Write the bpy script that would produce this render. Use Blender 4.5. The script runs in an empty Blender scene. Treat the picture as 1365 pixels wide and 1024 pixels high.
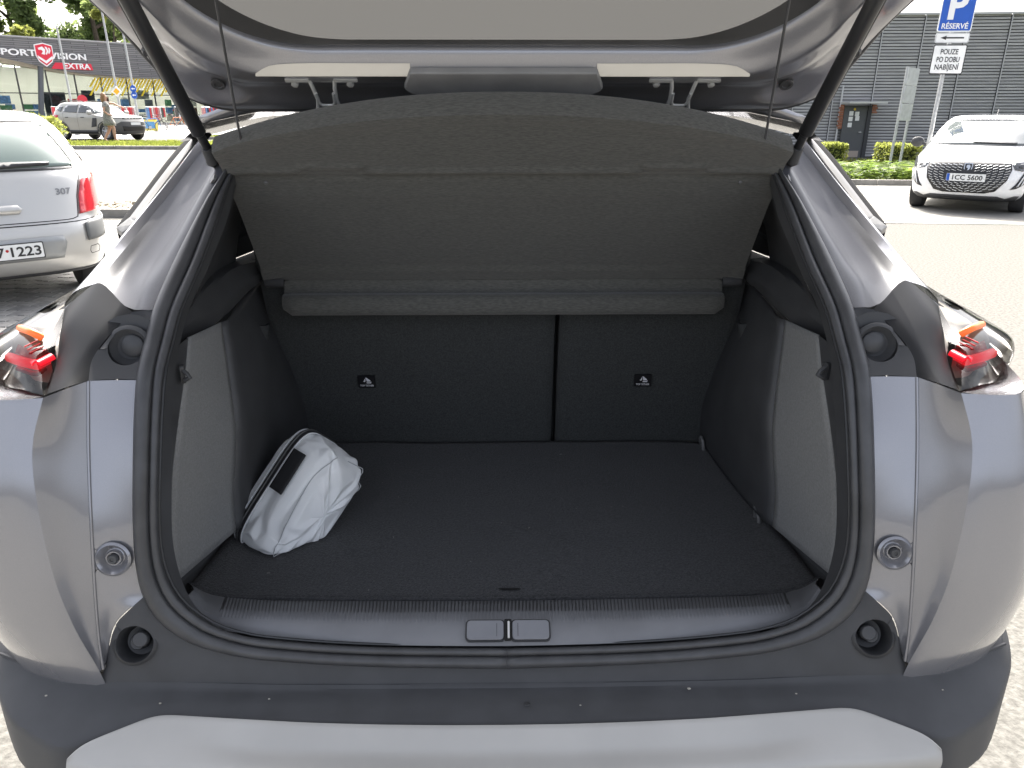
import bpy, bmesh, math, random
from mathutils import Vector, Matrix, noise
from mathutils.geometry import delaunay_2d_cdt
from mathutils.bvhtree import BVHTree

# ---------------------------------------------------------------- camera, sky, sun, exposure
R = math.radians
scene = bpy.context.scene
COL = scene.collection
cam_data = bpy.data.cameras.new('camera')
cam = bpy.data.objects.new('camera', cam_data)
COL.objects.link(cam)
cam.location = (0.009, 0.0, 1.5)
cam.rotation_euler = (R(90 - 20.3), 0, 0)
cam_data.sensor_width = 36.0
cam_data.lens = 985.0 / 1365.0 * 36.0
cam_data.clip_start = 0.05
cam_data.clip_end = 2000
scene.camera = cam

SUN_EL, SUN_AZ = 45.0, -3.0            # degrees; azimuth from +Y, negative = to the left
world = bpy.data.worlds.new('World')
scene.world = world
world.use_nodes = True
wn = world.node_tree.nodes
sky = wn.new('ShaderNodeTexSky')
sky.sky_type = 'NISHITA'
sky.sun_disc = False
sky.sun_elevation = R(SUN_EL)
sky.sun_rotation = R(SUN_AZ)
sky.dust_density = 7.0
sky.air_density = 0.6
wn['Background'].inputs[1].default_value = 0.15
haze_sat = wn.new('ShaderNodeHueSaturation')          # thin summer haze: a whitish sky
haze_sat.inputs['Saturation'].default_value = 0.42
world.node_tree.links.new(sky.outputs[0], haze_sat.inputs['Color'])
world.node_tree.links.new(haze_sat.outputs[0], wn['Background'].inputs[0])
sun_data = bpy.data.lights.new('sun', 'SUN')
sun_data.energy = 2.9
sun_data.angle = R(0.53)
sun_data.color = (1.0, 0.95, 0.86)
sun = bpy.data.objects.new('sun', sun_data)
COL.objects.link(sun)
_d = Vector((math.sin(R(SUN_AZ)) * math.cos(R(SUN_EL)), math.cos(R(SUN_AZ)) * math.cos(R(SUN_EL)), math.sin(R(SUN_EL))))
sun.rotation_euler = _d.to_track_quat('Z', 'Y').to_euler()
vs = scene.view_settings
vs.view_transform = 'Standard'
vs.look = 'None'
vs.exposure = 2.15
vs.gamma = 1.0
vs.use_curve_mapping = False
scene.cycles.use_denoising = True
scene.cycles.max_bounces = 8
scene.cycles.transparent_max_bounces = 12
rng = random.Random(7)

# ---------------------------------------------------------------- materials
MATS = {}
def mat(name, col, rough=0.6, metal=0.0, coat=0.0, var=0.0, vscale=8.0, bump=0.0, bscale=200.0, col2=None,
        spec=0.5, emit=None, estr=0.0, sheen=0.0, stretch=None, rvar=0.0, bdist=0.002, detail=4.0):
    """procedural principled material: noise-varied colour and roughness, fine bump"""
    if name in MATS: return MATS[name]
    m = bpy.data.materials.new(name); m.use_nodes = True
    nt = m.node_tree; N = nt.nodes; L = nt.links
    b = N['Principled BSDF']
    b.inputs['Base Color'].default_value = (*col, 1)
    b.inputs['Roughness'].default_value = rough
    b.inputs['Metallic'].default_value = metal
    b.inputs['Coat Weight'].default_value = coat
    b.inputs['Coat Roughness'].default_value = 0.04
    b.inputs['Specular IOR Level'].default_value = spec
    b.inputs['Sheen Weight'].default_value = sheen
    if emit:
        b.inputs['Emission Color'].default_value = (*emit, 1)
        b.inputs['Emission Strength'].default_value = estr
    tc = N.new('ShaderNodeTexCoord')
    src = tc.outputs['Object']
    if stretch:
        mp = N.new('ShaderNodeMapping'); mp.inputs['Scale'].default_value = stretch
        L.new(src, mp.inputs[0]); src = mp.outputs[0]
    if var or col2:
        n = N.new('ShaderNodeTexNoise'); n.inputs['Scale'].default_value = vscale; n.inputs['Detail'].default_value = detail
        L.new(src, n.inputs['Vector'])
        mx = N.new('ShaderNodeMix'); mx.data_type = 'RGBA'
        c2 = col2 if col2 else tuple(min(1, c * (1 + var)) for c in col)
        c1 = col if col2 else tuple(c * (1 - var) for c in col)
        mx.inputs[6].default_value = (*c1, 1); mx.inputs[7].default_value = (*c2, 1)
        rp = N.new('ShaderNodeMapRange'); rp.inputs[1].default_value = 0.33; rp.inputs[2].default_value = 0.67
        L.new(n.outputs[0], rp.inputs[0]); L.new(rp.outputs[0], mx.inputs[0]); L.new(mx.outputs[2], b.inputs['Base Color'])
        if rvar:
            rr = N.new('ShaderNodeMapRange'); rr.inputs[1].default_value = 0.3; rr.inputs[2].default_value = 0.7
            rr.inputs[3].default_value = max(0.02, rough - rvar); rr.inputs[4].default_value = min(1, rough + rvar)
            L.new(n.outputs[0], rr.inputs[0]); L.new(rr.outputs[0], b.inputs['Roughness'])
    if bump:
        n2 = N.new('ShaderNodeTexNoise'); n2.inputs['Scale'].default_value = bscale; n2.inputs['Detail'].default_value = 3
        L.new(src, n2.inputs['Vector'])
        bp = N.new('ShaderNodeBump'); bp.inputs['Strength'].default_value = bump; bp.inputs['Distance'].default_value = bdist
        L.new(n2.outputs[0], bp.inputs['Height']); L.new(bp.outputs[0], b.inputs['Normal'])
    MATS[name] = m
    return m

def glass_mat(name, tint, rough=0.02, ior_fac=1.0):
    """thin sheet of tinted glass: light passes tinted, surface mirrors by angle"""
    if name in MATS: return MATS[name]
    m = bpy.data.materials.new(name); m.use_nodes = True
    nt = m.node_tree; N = nt.nodes; L = nt.links
    N.remove(N['Principled BSDF'])
    tr = N.new('ShaderNodeBsdfTransparent'); tr.inputs[0].default_value = (*tint, 1)
    gl = N.new('ShaderNodeBsdfGlossy'); gl.inputs['Roughness'].default_value = rough
    fr = N.new('ShaderNodeFresnel'); fr.inputs[0].default_value = 1.52
    mx = N.new('ShaderNodeMixShader')
    L.new(fr.outputs[0], mx.inputs[0]); L.new(tr.outputs[0], mx.inputs[1]); L.new(gl.outputs[0], mx.inputs[2])
    L.new(mx.outputs[0], N['Material Output'].inputs[0])
    MATS[name] = m
    return m

# ---------------------------------------------------------------- object helpers
def link(name, me, m, parent=None, loc=None):
    o = bpy.data.objects.new(name, me)
    COL.objects.link(o)
    if m is not None and len(me.materials) == 0: me.materials.append(m)
    if parent is not None: o.parent = parent
    if loc is not None: o.location = loc
    return o

def tag(o, label=None, cat=None, group=None, kind=None):
    if label: o['label'] = label
    if cat: o['category'] = cat
    if group: o['group'] = group
    if kind: o['kind'] = kind
    return o

def empty(name, loc=(0, 0, 0), rz=0.0):
    o = bpy.data.objects.new(name, None)
    COL.objects.link(o)
    o.location = loc; o.rotation_euler = (0, 0, rz); o.empty_display_size = 0.1
    return o

def mesh(name, verts, faces, smooth=35):
    me = bpy.data.meshes.new(name)
    me.from_pydata([tuple(v) for v in verts], [], faces)
    me.validate(); me.update()
    if smooth:
        me.polygons.foreach_set('use_smooth', [True] * len(me.polygons))
        me.set_sharp_from_angle(angle=R(smooth))
    return me

def bm_mesh(bm, name, smooth=35):
    me = bpy.data.meshes.new(name)
    bm.normal_update()
    bm.to_mesh(me); bm.free()
    if smooth:
        me.polygons.foreach_set('use_smooth', [True] * len(me.polygons))
        me.set_sharp_from_angle(angle=R(smooth))
    return me

def solidify(o, t, off=-1.0):
    md = o.modifiers.new('thickness', 'SOLIDIFY'); md.thickness = t; md.offset = off
    return o

def bevel(o, w, seg=2):
    md = o.modifiers.new('bevel', 'BEVEL'); md.width = w; md.segments = seg; md.limit_method = 'ANGLE'; md.angle_limit = R(40)
    return o

def cr(pts, n):
    """Catmull-Rom resample of a polyline, even by chord length"""
    p = [Vector(q) for q in pts]
    if len(p) == 2: return [p[0].lerp(p[1], i / (n - 1)) for i in range(n)]
    d = [0.0]
    for a, b in zip(p, p[1:]): d.append(d[-1] + max((b - a).length, 1e-6))
    out = []
    for i in range(n):
        t = d[-1] * i / (n - 1); k = 0
        while k < len(p) - 2 and t > d[k + 1]: k += 1
        f = (t - d[k]) / (d[k + 1] - d[k])
        p1, p2 = p[k], p[k + 1]
        h = d[k + 1] - d[k]
        m1 = (p2 - p[k - 1]) / (d[k + 1] - d[k - 1]) * h if k > 0 else (p2 - p1)
        m2 = (p[k + 2] - p1) / (d[k + 2] - d[k]) * h if k + 2 < len(p) else (p2 - p1)
        f2, f3 = f * f, f * f * f
        out.append((2 * f3 - 3 * f2 + 1) * p1 + (f3 - 2 * f2 + f) * m1 + (-2 * f3 + 3 * f2) * p2 + (f3 - f2) * m2)
    return out

def lin(pts, n):
    """linear resample of a polyline, even by length"""
    p = [Vector(q) for q in pts]
    d = [0.0]
    for a, b in zip(p, p[1:]): d.append(d[-1] + max((b - a).length, 1e-6))
    out = []
    for i in range(n):
        t = d[-1] * i / (n - 1); k = 0
        while k < len(p) - 2 and t > d[k + 1]: k += 1
        out.append(p[k].lerp(p[k + 1], (t - d[k]) / (d[k + 1] - d[k])))
    return out

def grid_mesh(rows, name='sheet', close_v=False, close_u=False, flip=False, smooth=35):
    nu, nv = len(rows), len(rows[0])
    vs_ = [v for r in rows for v in r]
    fs = []
    for i in range(nu if close_u else nu - 1):
        for j in range(nv if close_v else nv - 1):
            a, b = i * nv + j, i * nv + (j + 1) % nv
            c, d = ((i + 1) % nu) * nv + (j + 1) % nv, ((i + 1) % nu) * nv + j
            fs.append((a, d, c, b) if flip else (a, b, c, d))
    return mesh(name, vs_, fs, smooth)

def loft_rows(rails, n, m=None, smooth_cross=True, along=cr):
    rs = [along(r, n) for r in rails]
    if m is None: return rs
    cols = [(cr if smooth_cross else lin)([r[i] for r in rs], m) for i in range(n)]
    return [[cols[i][j] for i in range(n)] for j in range(m)]

def box_bm(bm, lo, hi):
    x0, y0, z0 = lo; x1, y1, z1 = hi
    v = [bm.verts.new(q) for q in ((x0, y0, z0), (x1, y0, z0), (x1, y1, z0), (x0, y1, z0), (x0, y0, z1), (x1, y0, z1), (x1, y1, z1), (x0, y1, z1))]
    for f in ((0, 3, 2, 1), (4, 5, 6, 7), (0, 1, 5, 4), (1, 2, 6, 5), (2, 3, 7, 6), (3, 0, 4, 7)): bm.faces.new([v[i] for i in f])
    return v

def box(name, lo, hi, m, parent=None, bev=0.0):
    bm = bmesh.new(); box_bm(bm, lo, hi)
    o = link(name, bm_mesh(bm, name, 0), m, parent)
    if bev: bevel(o, bev)
    return o

def tube_rows(pts, r, seg=10, taper=None):
    p = [Vector(q) for q in pts]; rows = []
    up = Vector((0, 0, 1)); prev = None
    for i, q in enumerate(p):
        t = (p[min(i + 1, len(p) - 1)] - p[max(i - 1, 0)]).normalized()
        if prev is None:
            a = t.cross(up)
            if a.length < 1e-3: a = t.cross(Vector((1, 0, 0)))
        else: a = prev - t * prev.dot(t)
        a.normalize(); prev = a; b = t.cross(a)
        rr = taper[i] if taper else r
        rows.append([q + (a * math.cos(2 * math.pi * k / seg) + b * math.sin(2 * math.pi * k / seg)) * rr for k in range(seg)])
    return rows

def tube_mesh(pts, r, seg=10, taper=None, name='tube', cap=True):
    rows = tube_rows(pts, r, seg, taper)
    vs_ = [v for q in rows for v in q]; fs = []
    n = len(rows)
    for i in range(n - 1):
        for j in range(seg):
            fs.append((i * seg + j, i * seg + (j + 1) % seg, (i + 1) * seg + (j + 1) % seg, (i + 1) * seg + j))
    if cap:
        fs.append(tuple(range(seg - 1, -1, -1))); fs.append(tuple((n - 1) * seg + j for j in range(seg)))
    return mesh(name, vs_, fs, 50)

def tube(name, pts, r, m, parent=None, seg=10, taper=None):
    return link(name, tube_mesh(pts, r, seg, taper, name), m, parent)

def lathe_mesh(profile, seg=28, name='lathe'):
    """profile: list of (radius, height); axis +Z"""
    rows = [[Vector((r * math.cos(2 * math.pi * k / seg), r * math.sin(2 * math.pi * k / seg), h)) for k in range(seg)] for r, h in profile]
    vs_ = [v for q in rows for v in q]; fs = []
    for i in range(len(rows) - 1):
        for j in range(seg):
            fs.append((i * seg + j, i * seg + (j + 1) % seg, (i + 1) * seg + (j + 1) % seg, (i + 1) * seg + j))
    if profile[-1][0] > 1e-4: fs.append(tuple((len(rows) - 1) * seg + j for j in range(seg)))
    return mesh(name, vs_, fs, 40)

def lathe(name, profile, loc, axis, m, parent=None, seg=28):
    me = lathe_mesh(profile, seg, name)
    q = Vector(axis).normalized().to_track_quat('Z', 'Y')
    me.transform(Matrix.Translation(Vector(loc)) @ q.to_matrix().to_4x4())
    return link(name, me, m, parent)

def text_mesh(txt, size, align='CENTER', extrude=0.0, bold=0.0, squeeze=1.0):
    cu = bpy.data.curves.new('lettering', 'FONT')
    cu.body = txt; cu.size = size; cu.align_x = align; cu.align_y = 'CENTER'; cu.extrude = extrude; cu.offset = bold
    cu.space_character = 1.0; cu.resolution_u = 3
    o = bpy.data.objects.new('lettering', cu); COL.objects.link(o)
    dg = bpy.context.evaluated_depsgraph_get()
    me = bpy.data.meshes.new_from_object(o.evaluated_get(dg))
    bpy.data.objects.remove(o); bpy.data.curves.remove(cu)
    if squeeze != 1.0: me.transform(Matrix.Scale(squeeze, 4, (1, 0, 0)))
    return me

def frame(o, xdir, ydir):
    """4x4 with X=xdir, Y=ydir, Z=normal at origin o"""
    x = Vector(xdir).normalized(); y = Vector(ydir); y = (y - x * y.dot(x)).normalized(); z = x.cross(y)
    return Matrix(((x.x, y.x, z.x, o[0]), (x.y, y.y, z.y, o[1]), (x.z, y.z, z.z, o[2]), (0, 0, 0, 1)))

def poly_plate(name, pts, m, parent=None, mtx=None, depth=0.004):
    """extruded 2D polygon (x,y) -> plate of given thickness, front face at z=0"""
    bm = bmesh.new()
    f = bm.faces.new([bm.verts.new((p[0], p[1], 0)) for p in pts])
    f.normal_update()
    if f.normal.z < 0: f.normal_flip()
    r = bmesh.ops.extrude_face_region(bm, geom=[f])
    bmesh.ops.translate(bm, vec=(0, 0, -depth), verts=[g for g in r['geom'] if isinstance(g, bmesh.types.BMVert)])
    bmesh.ops.recalc_face_normals(bm, faces=bm.faces)
    if mtx is not None: bm.transform(mtx)
    return link(name, bm_mesh(bm, name, 30), m, parent)

def rrect(w, h, r, n=5, cx=0.0, cy=0.0):
    out = []
    for k, (sx, sy) in enumerate(((1, 1), (-1, 1), (-1, -1), (1, -1))):
        for i in range(n + 1):
            a = math.pi / 2 * (k + i / n)
            out.append((cx + sx * (w / 2 - r) + r * math.cos(a), cy + sy * (h / 2 - r) + r * math.sin(a)))
    return out

def copy_tree(o, parent=None):
    c = o.copy(); COL.objects.link(c); c.parent = parent
    for ch in list(o.children): copy_tree(ch, c)
    return c

# ================================================================ ground, paving, verges
def sstep(a, b, t):
    t = min(1, max(0, (t - a) / (b - a))); return t * t * (3 - 2 * t)
def gz(x, y):
    """gentle fall of the site: up towards the shop, down towards the dark building"""
    side = sstep(-8, 8, x)
    return sstep(13, 30, y) * (.25 * (1 - side) - .40 * side)
asphalt = mat('pale_asphalt', (0.100, 0.097, 0.089), 0.92, col2=(0.168, 0.163, 0.150), vscale=48, bump=0.5, bscale=85, bdist=0.006, detail=8, spec=0.03)
ys = [-120, -40, -15, -6, 0, 3, 6, 9, 12] + [13 + i * 1.0 for i in range(20)] + [40, 60, 90, 140, 240, 500, 900]
xs = [-900, -400, -150, -80, -50, -35, -25, -18, -12, -9, -7, -5, -3, -1, 1, 3, 5, 7, 9, 12, 18, 25, 35, 60, 120, 400, 900]
tag(link('ground', grid_mesh([[Vector((x, y, gz(x, y))) for x in xs] for y in ys], 'ground', flip=True, smooth=60), asphalt), kind='structure')

def sheet_on_ground(name, poly, m, h, step=1.0, kind='structure'):
    """flat sheet following the terrain: polygon triangulated with inner points"""
    x0, x1 = min(p[0] for p in poly), max(p[0] for p in poly); y0, y1 = min(p[1] for p in poly), max(p[1] for p in poly)
    pts = [Vector(p) for p in poly]; n = len(pts)
    def inside(q):
        c = False
        for i in range(n):
            a, b = pts[i], pts[(i + 1) % n]
            if (a.y > q[1]) != (b.y > q[1]) and q[0] < (b.x - a.x) * (q[1] - a.y) / (b.y - a.y) + a.x: c = not c
        return c
    allp = list(pts)
    x = x0 + step * .5
    while x < x1:
        y = y0 + step * .5
        while y < y1:
            if inside((x, y)): allp.append(Vector((x, y)))
            y += step
        x += step
    r = delaunay_2d_cdt([p.to_2d() for p in allp], [], [list(range(n))], 1, 1e-5)
    vs_, fs = r[0], r[2]
    o = link(name, mesh(name, [(v.x, v.y, gz(v.x, v.y) + h) for v in vs_], [tuple(f) for f in fs], 60), m)
    return tag(o, kind=kind)
pale = mat('pale_concrete_paving', (0.20, 0.195, 0.18), 0.9, var=0.12, vscale=3.0, bump=0.4, bscale=40, bdist=0.003, spec=.05)
kerbm = mat('kerb_concrete', (0.24, 0.23, 0.21), 0.9, var=0.2, vscale=6, bump=0.5, bscale=60)
# pale lane and bays
sheet_on_ground('parking_bay_paving', [(4.2, 11.0), (8.0, 10.6), (13, 10.3), (15, 15.5), (10.2, 17.0), (6.0, 17.6)], pale, .004)
sheet_on_ground('side_lane', [(-30, 12.2), (-3.2, 11.6), (-2.5, 27.2), (-30, 28.2)], mat('pale_lane_asphalt', (0.15, 0.145, 0.134), 0.9, var=0.1, vscale=4, bump=.3, bscale=60, spec=.05), .004)
sheet_on_ground('shop_forecourt', [(-60, 36.5), (-8, 36.5), (-8, 75), (-60, 75)], mat('forecourt_paving', (0.27, 0.26, 0.25), 0.9, var=0.1, vscale=2), .008)

def kerb_run(name, pts, label, w=.15, h=.12, seg=1.0):
    """kerb of separate stones along a polyline"""
    root = empty(name, (pts[0][0], pts[0][1], gz(pts[0][0], pts[0][1])))
    tag(root, kind='structure')
    o0 = root.location.copy()
    for a, b in zip(pts, pts[1:]):
        a, b = Vector(a).to_2d(), Vector(b).to_2d(); L_ = (b - a).length; n = max(1, int(L_ / seg)); d = (b - a) / n
        nx = Vector((-d.y, d.x)).normalized() * w / 2
        for i in range(n):
            p = a + d * (i + .008); q = a + d * (i + .992)
            bm = bmesh.new(); ring = [p - nx, q - nx, q + nx, p + nx]
            vb = [bm.verts.new((r_.x - o0.x, r_.y - o0.y, gz(r_.x, r_.y) - .05 - o0.z)) for r_ in ring]
            vt = [bm.verts.new((r_.x - o0.x, r_.y - o0.y, gz(r_.x, r_.y) + h - o0.z)) for r_ in ring]
            bm.faces.new(vb[::-1]); bm.faces.new(vt)
            for k in range(4): bm.faces.new((vb[k], vb[(k + 1) % 4], vt[(k + 1) % 4], vt[k]))
            link('kerb_stone', bm_mesh(bm, 'kerb_stone', 0), kerbm, root)
    return root

# block paving under the neighbouring silver hatchback: interlocking I-shaped pavers
paver_mats = [mat('paver_grey_%s' % k, c, .88, var=.16, vscale=25, bump=.6, bscale=120, bdist=.003) for k, c in (('light', (.30, .29, .27)), ('mid', (.25, .245, .23)), ('dark', (.21, .205, .195)))]
pv_base = sheet_on_ground('paving', [(-11, 3.6), (-2.3, 3.6), (-2.9, 10.9), (-11, 11.1)], mat('paver_joint_sand', (.065, .060, .052), .95, var=.3, vscale=60), .004)
def paver_mesh(m_):
    L_, W_, k = .200, .165, .022
    out = [(-L_ / 2 + .0, -W_ / 2), (-.045, -W_ / 2), (-.045 + k * .6, -W_ / 2 + k), (.045 - k * .6, -W_ / 2 + k), (.045, -W_ / 2), (L_ / 2, -W_ / 2)]
    out = [(x, y) for x, y in out] + [(-x, -y) for x, y in out]
    out = [(x * .975, y * .965) for x, y in out]
    bm = bmesh.new()
    low = [bm.verts.new((x, y, -.02)) for x, y in out]; mid_ = [bm.verts.new((x, y, .008)) for x, y in out]; top = [bm.verts.new((x * .955, y * .945, .012)) for x, y in out]
    n = len(out)
    for a, b in ((low, mid_), (mid_, top)):
        for i in range(n): bm.faces.new((a[i], a[(i + 1) % n], b[(i + 1) % n], b[i]))
    bm.faces.new(top)
    me = bm_mesh(bm, 'paver', 0); me.materials.append(m_)
    return me
pms = [paver_mesh(m_) for m_ in paver_mats]
rest = []
cells = []
for j in range(46):
    for i in range(46):
        x = -10.6 + i * .200 + (.1 if j % 2 else 0); y = 3.75 + j * .155
        if x > -2.75 - (y - 3.6) * .07 or y > 10.8: continue
        cells.append((x, y))
def paver_rank(c):                        # those seen largest: between the two cars
    return abs(c[0] + 3.6) + abs(c[1] - 5.2) * 1.1
cells.sort(key=paver_rank)
for k, (x, y) in enumerate(cells):
    me = rng.choice(pms); dz = rng.uniform(-.003, .003); tilt = (rng.uniform(-.012, .012), rng.uniform(-.012, .012), rng.uniform(-.02, .02))
    if k < 300:
        o = link('paver', me, None, pv_base, (x, y, .004 + dz)); o.rotation_euler = tilt
    else: rest.append((x, y, dz))
bm = bmesh.new()
tmp_src = paver_mesh(paver_mats[1])
for x, y, dz in rest:
    s_ = len(bm.verts); bm.from_mesh(tmp_src); bm.verts.ensure_lookup_table()
    for v in bm.verts[s_:]: v.co += Vector((x, y, .004 + dz))
tag(link('paver_field', bm_mesh(bm, 'paver_field', 0), paver_mats[1], pv_base), kind='stuff')

# ---- grass, ground cover
grass_m = mat('sunlit_grass', (.12, .15, .022), .8, col2=(.21, .23, .05), vscale=1.2, sheen=.0)
leafg_m = mat('ground_cover_leaf', (.09, .15, .028), .6, col2=(.20, .26, .06), vscale=6)
def blades(name, poly, n, hgt, m, wid=.02, h0=.06, leafy=False):
    x0, x1 = min(p[0] for p in poly), max(p[0] for p in poly); y0, y1 = min(p[1] for p in poly), max(p[1] for p in poly)
    k = len(poly); vs_, fs = [], []
    def inside(q):
        c = False
        for i in range(k):
            a, b = poly[i], poly[(i + 1) % k]
            if (a[1] > q[1]) != (b[1] > q[1]) and q[0] < (b[0] - a[0]) * (q[1] - a[1]) / (b[1] - a[1]) + a[0]: c = not c
        return c
    r_ = random.Random(len(name) * 31 + n)
    done = 0
    while done < n:
        x, y = r_.uniform(x0, x1), r_.uniform(y0, y1)
        if not inside((x, y)): continue
        done += 1
        a = r_.uniform(0, 6.28); z = gz(x, y) + h0; hh = hgt * r_.uniform(.5, 1.2) * (1 + .5 * noise.noise(Vector((x * 1.3, y * 1.3, 0))))
        dx, dy = math.cos(a) * wid, math.sin(a) * wid; lx, ly = r_.uniform(-.5, .5) * hh, r_.uniform(-.5, .5) * hh
        b = len(vs_)
        if leafy:
            zc = z + r_.uniform(0, hh)
            vs_ += [(x - dx, y - dy, zc - wid * .3), (x + ly, y - lx, zc - wid * .1), (x + dx, y + dy, zc + wid * r_.uniform(-.5, .8)), (x - ly, y + lx, zc + wid * .4)]
            fs.append((b, b + 1, b + 2, b + 3))
        else:
            vs_ += [(x - dx, y - dy, z), (x + dx, y + dy, z), (x + lx, y + ly, z + hh)]
            fs.append((b, b + 1, b + 2))
    return tag(link(name, mesh(name, vs_, fs, 0), m), kind='stuff')
soil = mat('verge_soil', (.07, .085, .03), .95, var=.3, vscale=3)
verges = {
    'left': [(-24, 27.6), (-16, 27.3), (-8.5, 26.9), (-7.6, 27.6), (-8.0, 31.2), (-14, 31.6), (-24, 31.8)],
    'mid': [(-14.8, 36.0), (-6, 35.6), (-6, 39.6), (-14.6, 39.8)],
    'right': [(4.6, 17.7), (9.3, 16.9), (14.2, 15.7), (30, 14), (34, 30.5), (24, 31), (10.0, 31.0), (5.0, 30)],
}
for k, p in verges.items():
    sheet_on_ground('verge', p, soil, .06, 1.2)
    blades('grass', p, {'left': 14000, 'mid': 5000, 'right': 24000}[k], {'left': .10, 'mid': .10, 'right': .10}[k], grass_m, .025)
blades('ground_cover', [(4.8, 17.9), (9.3, 17.2), (14, 16.1), (15.5, 20.6), (10, 21.6), (5.2, 21.8)], 16000, .30, leafg_m, .055, .06, True)
kerb_run('kerb', [(-24, 27.45), (-16, 27.15), (-8.5, 26.75), (-7.4, 27.4), (-7.8, 31.3)], '')
kerb_run('kerb', [(-14.9, 39.9), (-14.9, 35.9), (-6, 35.4)], '')
kerb_run('kerb', [(4.4, 30), (4.45, 17.55), (9.3, 16.72), (14.2, 15.5), (24, 14.2)], '')
kerb_run('kerb', [(-9.5, 11.45), (-3.1, 11.2)], '')
# gravel bed beyond the neighbouring car
tag(sheet_on_ground('gravel_bed', [(-10.5, 11.55), (-3.3, 11.3), (-3.4, 12.9), (-10.5, 13.2)], mat('gravel_base', (.24, .215, .17), .95, var=.4, vscale=30), .02), kind='structure')
bm = bmesh.new(); r_ = random.Random(5)
for k in range(1500):
    x, y = r_.uniform(-10.4, -3.5), r_.uniform(11.6, 12.9); q = r_.uniform(.02, .06)
    M_ = Matrix.Translation((x, y, gz(x, y) + .02 + q * .4)) @ Matrix.Rotation(r_.uniform(0, 6), 4, 'Z') @ Matrix.Diagonal((q * r_.uniform(.8, 1.5), q, q * r_.uniform(.5, .8), 1))
    bmesh.ops.create_icosphere(bm, subdivisions=1, radius=1, matrix=M_)
tag(link('gravel', bm_mesh(bm, 'gravel', 0), mat('river_gravel', (.36, .32, .25), .85, col2=(.18, .15, .11), vscale=9)), kind='stuff')
# white bay line in front of the white car
sheet_on_ground('bay_line', [(3.9, 10.72), (14, 10.0), (14, 10.12), (3.9, 10.84)], mat('road_paint', (.62, .61, .58), .8, var=.12, vscale=9), .009)
# ================================================================ buildings
def boards_mat(name, c1, c2, row, bump=.5):
    """horizontal boards: dark joints and tone shift from board to board"""
    if name in MATS: return MATS[name]
    m = mat(name, c1, .75)
    N, L = m.node_tree.nodes, m.node_tree.links; b = N['Principled BSDF']
    tc = N.new('ShaderNodeTexCoord'); mp = N.new('ShaderNodeMapping'); mp.inputs['Rotation'].default_value = (R(90), 0, 0)
    br = N.new('ShaderNodeTexBrick'); br.inputs['Scale'].default_value = 1.0
    br.inputs['Brick Width'].default_value = 2.2; br.inputs['Row Height'].default_value = row; br.inputs['Mortar Size'].default_value = row * .09
    br.inputs['Color1'].default_value = (*c1, 1); br.inputs['Color2'].default_value = (*c2, 1); br.inputs['Mortar'].default_value = (.012, .012, .013, 1)
    L.new(tc.outputs['Object'], mp.inputs[0]); L.new(mp.outputs[0], br.inputs[0]); L.new(br.outputs[0], b.inputs['Base Color'])
    bp = N.new('ShaderNodeBump'); bp.inputs['Strength'].default_value = bump; bp.inputs['Distance'].default_value = .02; bp.invert = True
    L.new(br.outputs['Fac'], bp.inputs['Height']); L.new(bp.outputs[0], b.inputs['Normal'])
    return m
concrete = mat('pale_soffit_render', (.55, .49, .40), .85, var=.08, vscale=2)
alu = mat('dark_window_frame', (.035, .037, .04), .45)
shop_glass = glass_mat('shop_glass', (.80, .84, .81), .01)
# ---- sports shop: long low building with a board-clad fascia
SO = Vector((-41.5, 65.6, .32)); SX = Vector((8.5, 10.2, 0)).normalized(); SL = 40.0
shop = empty('shop_building', SO); shop.rotation_euler = (0, 0, math.atan2(SX.y, SX.x))
tag(shop, 'long low sports shop with grey board fascia and glazed front below', 'building')
fas = boards_mat('fascia_boards', (.13, .13, .135), (.19, .19, .19), .16)
# fascia outline in facade coordinates (x along, z up); the lower edge sweeps up at one end
lower = [(-22, 6.1), (-8, 5.8), (-1, 5.40), (1.6, 4.90), (4.2, 4.45), (6.2, 4.22), (8.5, 4.08), (10.5, 4.04), (SL, 4.04)]
upper = [(-22, 6.85), (SL, 6.85)]
bm = bmesh.new()
pts = [(x, z) for x, z in lower] + [(x, z) for x, z in upper[::-1]]
f = bm.faces.new([bm.verts.new((x, 0, z)) for x, z in pts])
ex = bmesh.ops.extrude_face_region(bm, geom=[f]); bmesh.ops.translate(bm, vec=(0, .5, 0), verts=[g for g in ex['geom'] if isinstance(g, bmesh.types.BMVert)])
bmesh.ops.recalc_face_normals(bm, faces=bm.faces)
link('fascia', bm_mesh(bm, 'fascia', 0), fas, shop)
box('roof_coping', (-22, -.06, 6.85), (SL, .6, 6.95), mat('coping_metal', (.45, .45, .44), .4, .5), shop)
box('roof', (-22, .5, 6.2), (SL, 24, 6.8), mat('roof_felt', (.12, .12, .12), .9), shop)
# soffit follows the lower edge back to the recessed glazing
sof = [[Vector((x, y, z - (.35 if y > 1 else 0) * max(0, (z - 4.5) / 1.5))) for x, z in lower] for y in (.02, 3.2)]
link('soffit', grid_mesh(sof, 'soffit', smooth=0), concrete, shop)
box('back_wall', (-22, 12, 0), (SL, 12.2, 6.6), mat('shop_inner_wall', (.62, .60, .55), .9), shop)
box('interior_floor', (-22, 1.0, -.05), (SL, 12, .05), mat('shop_floor', (.45, .43, .40), .6), shop)
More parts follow.
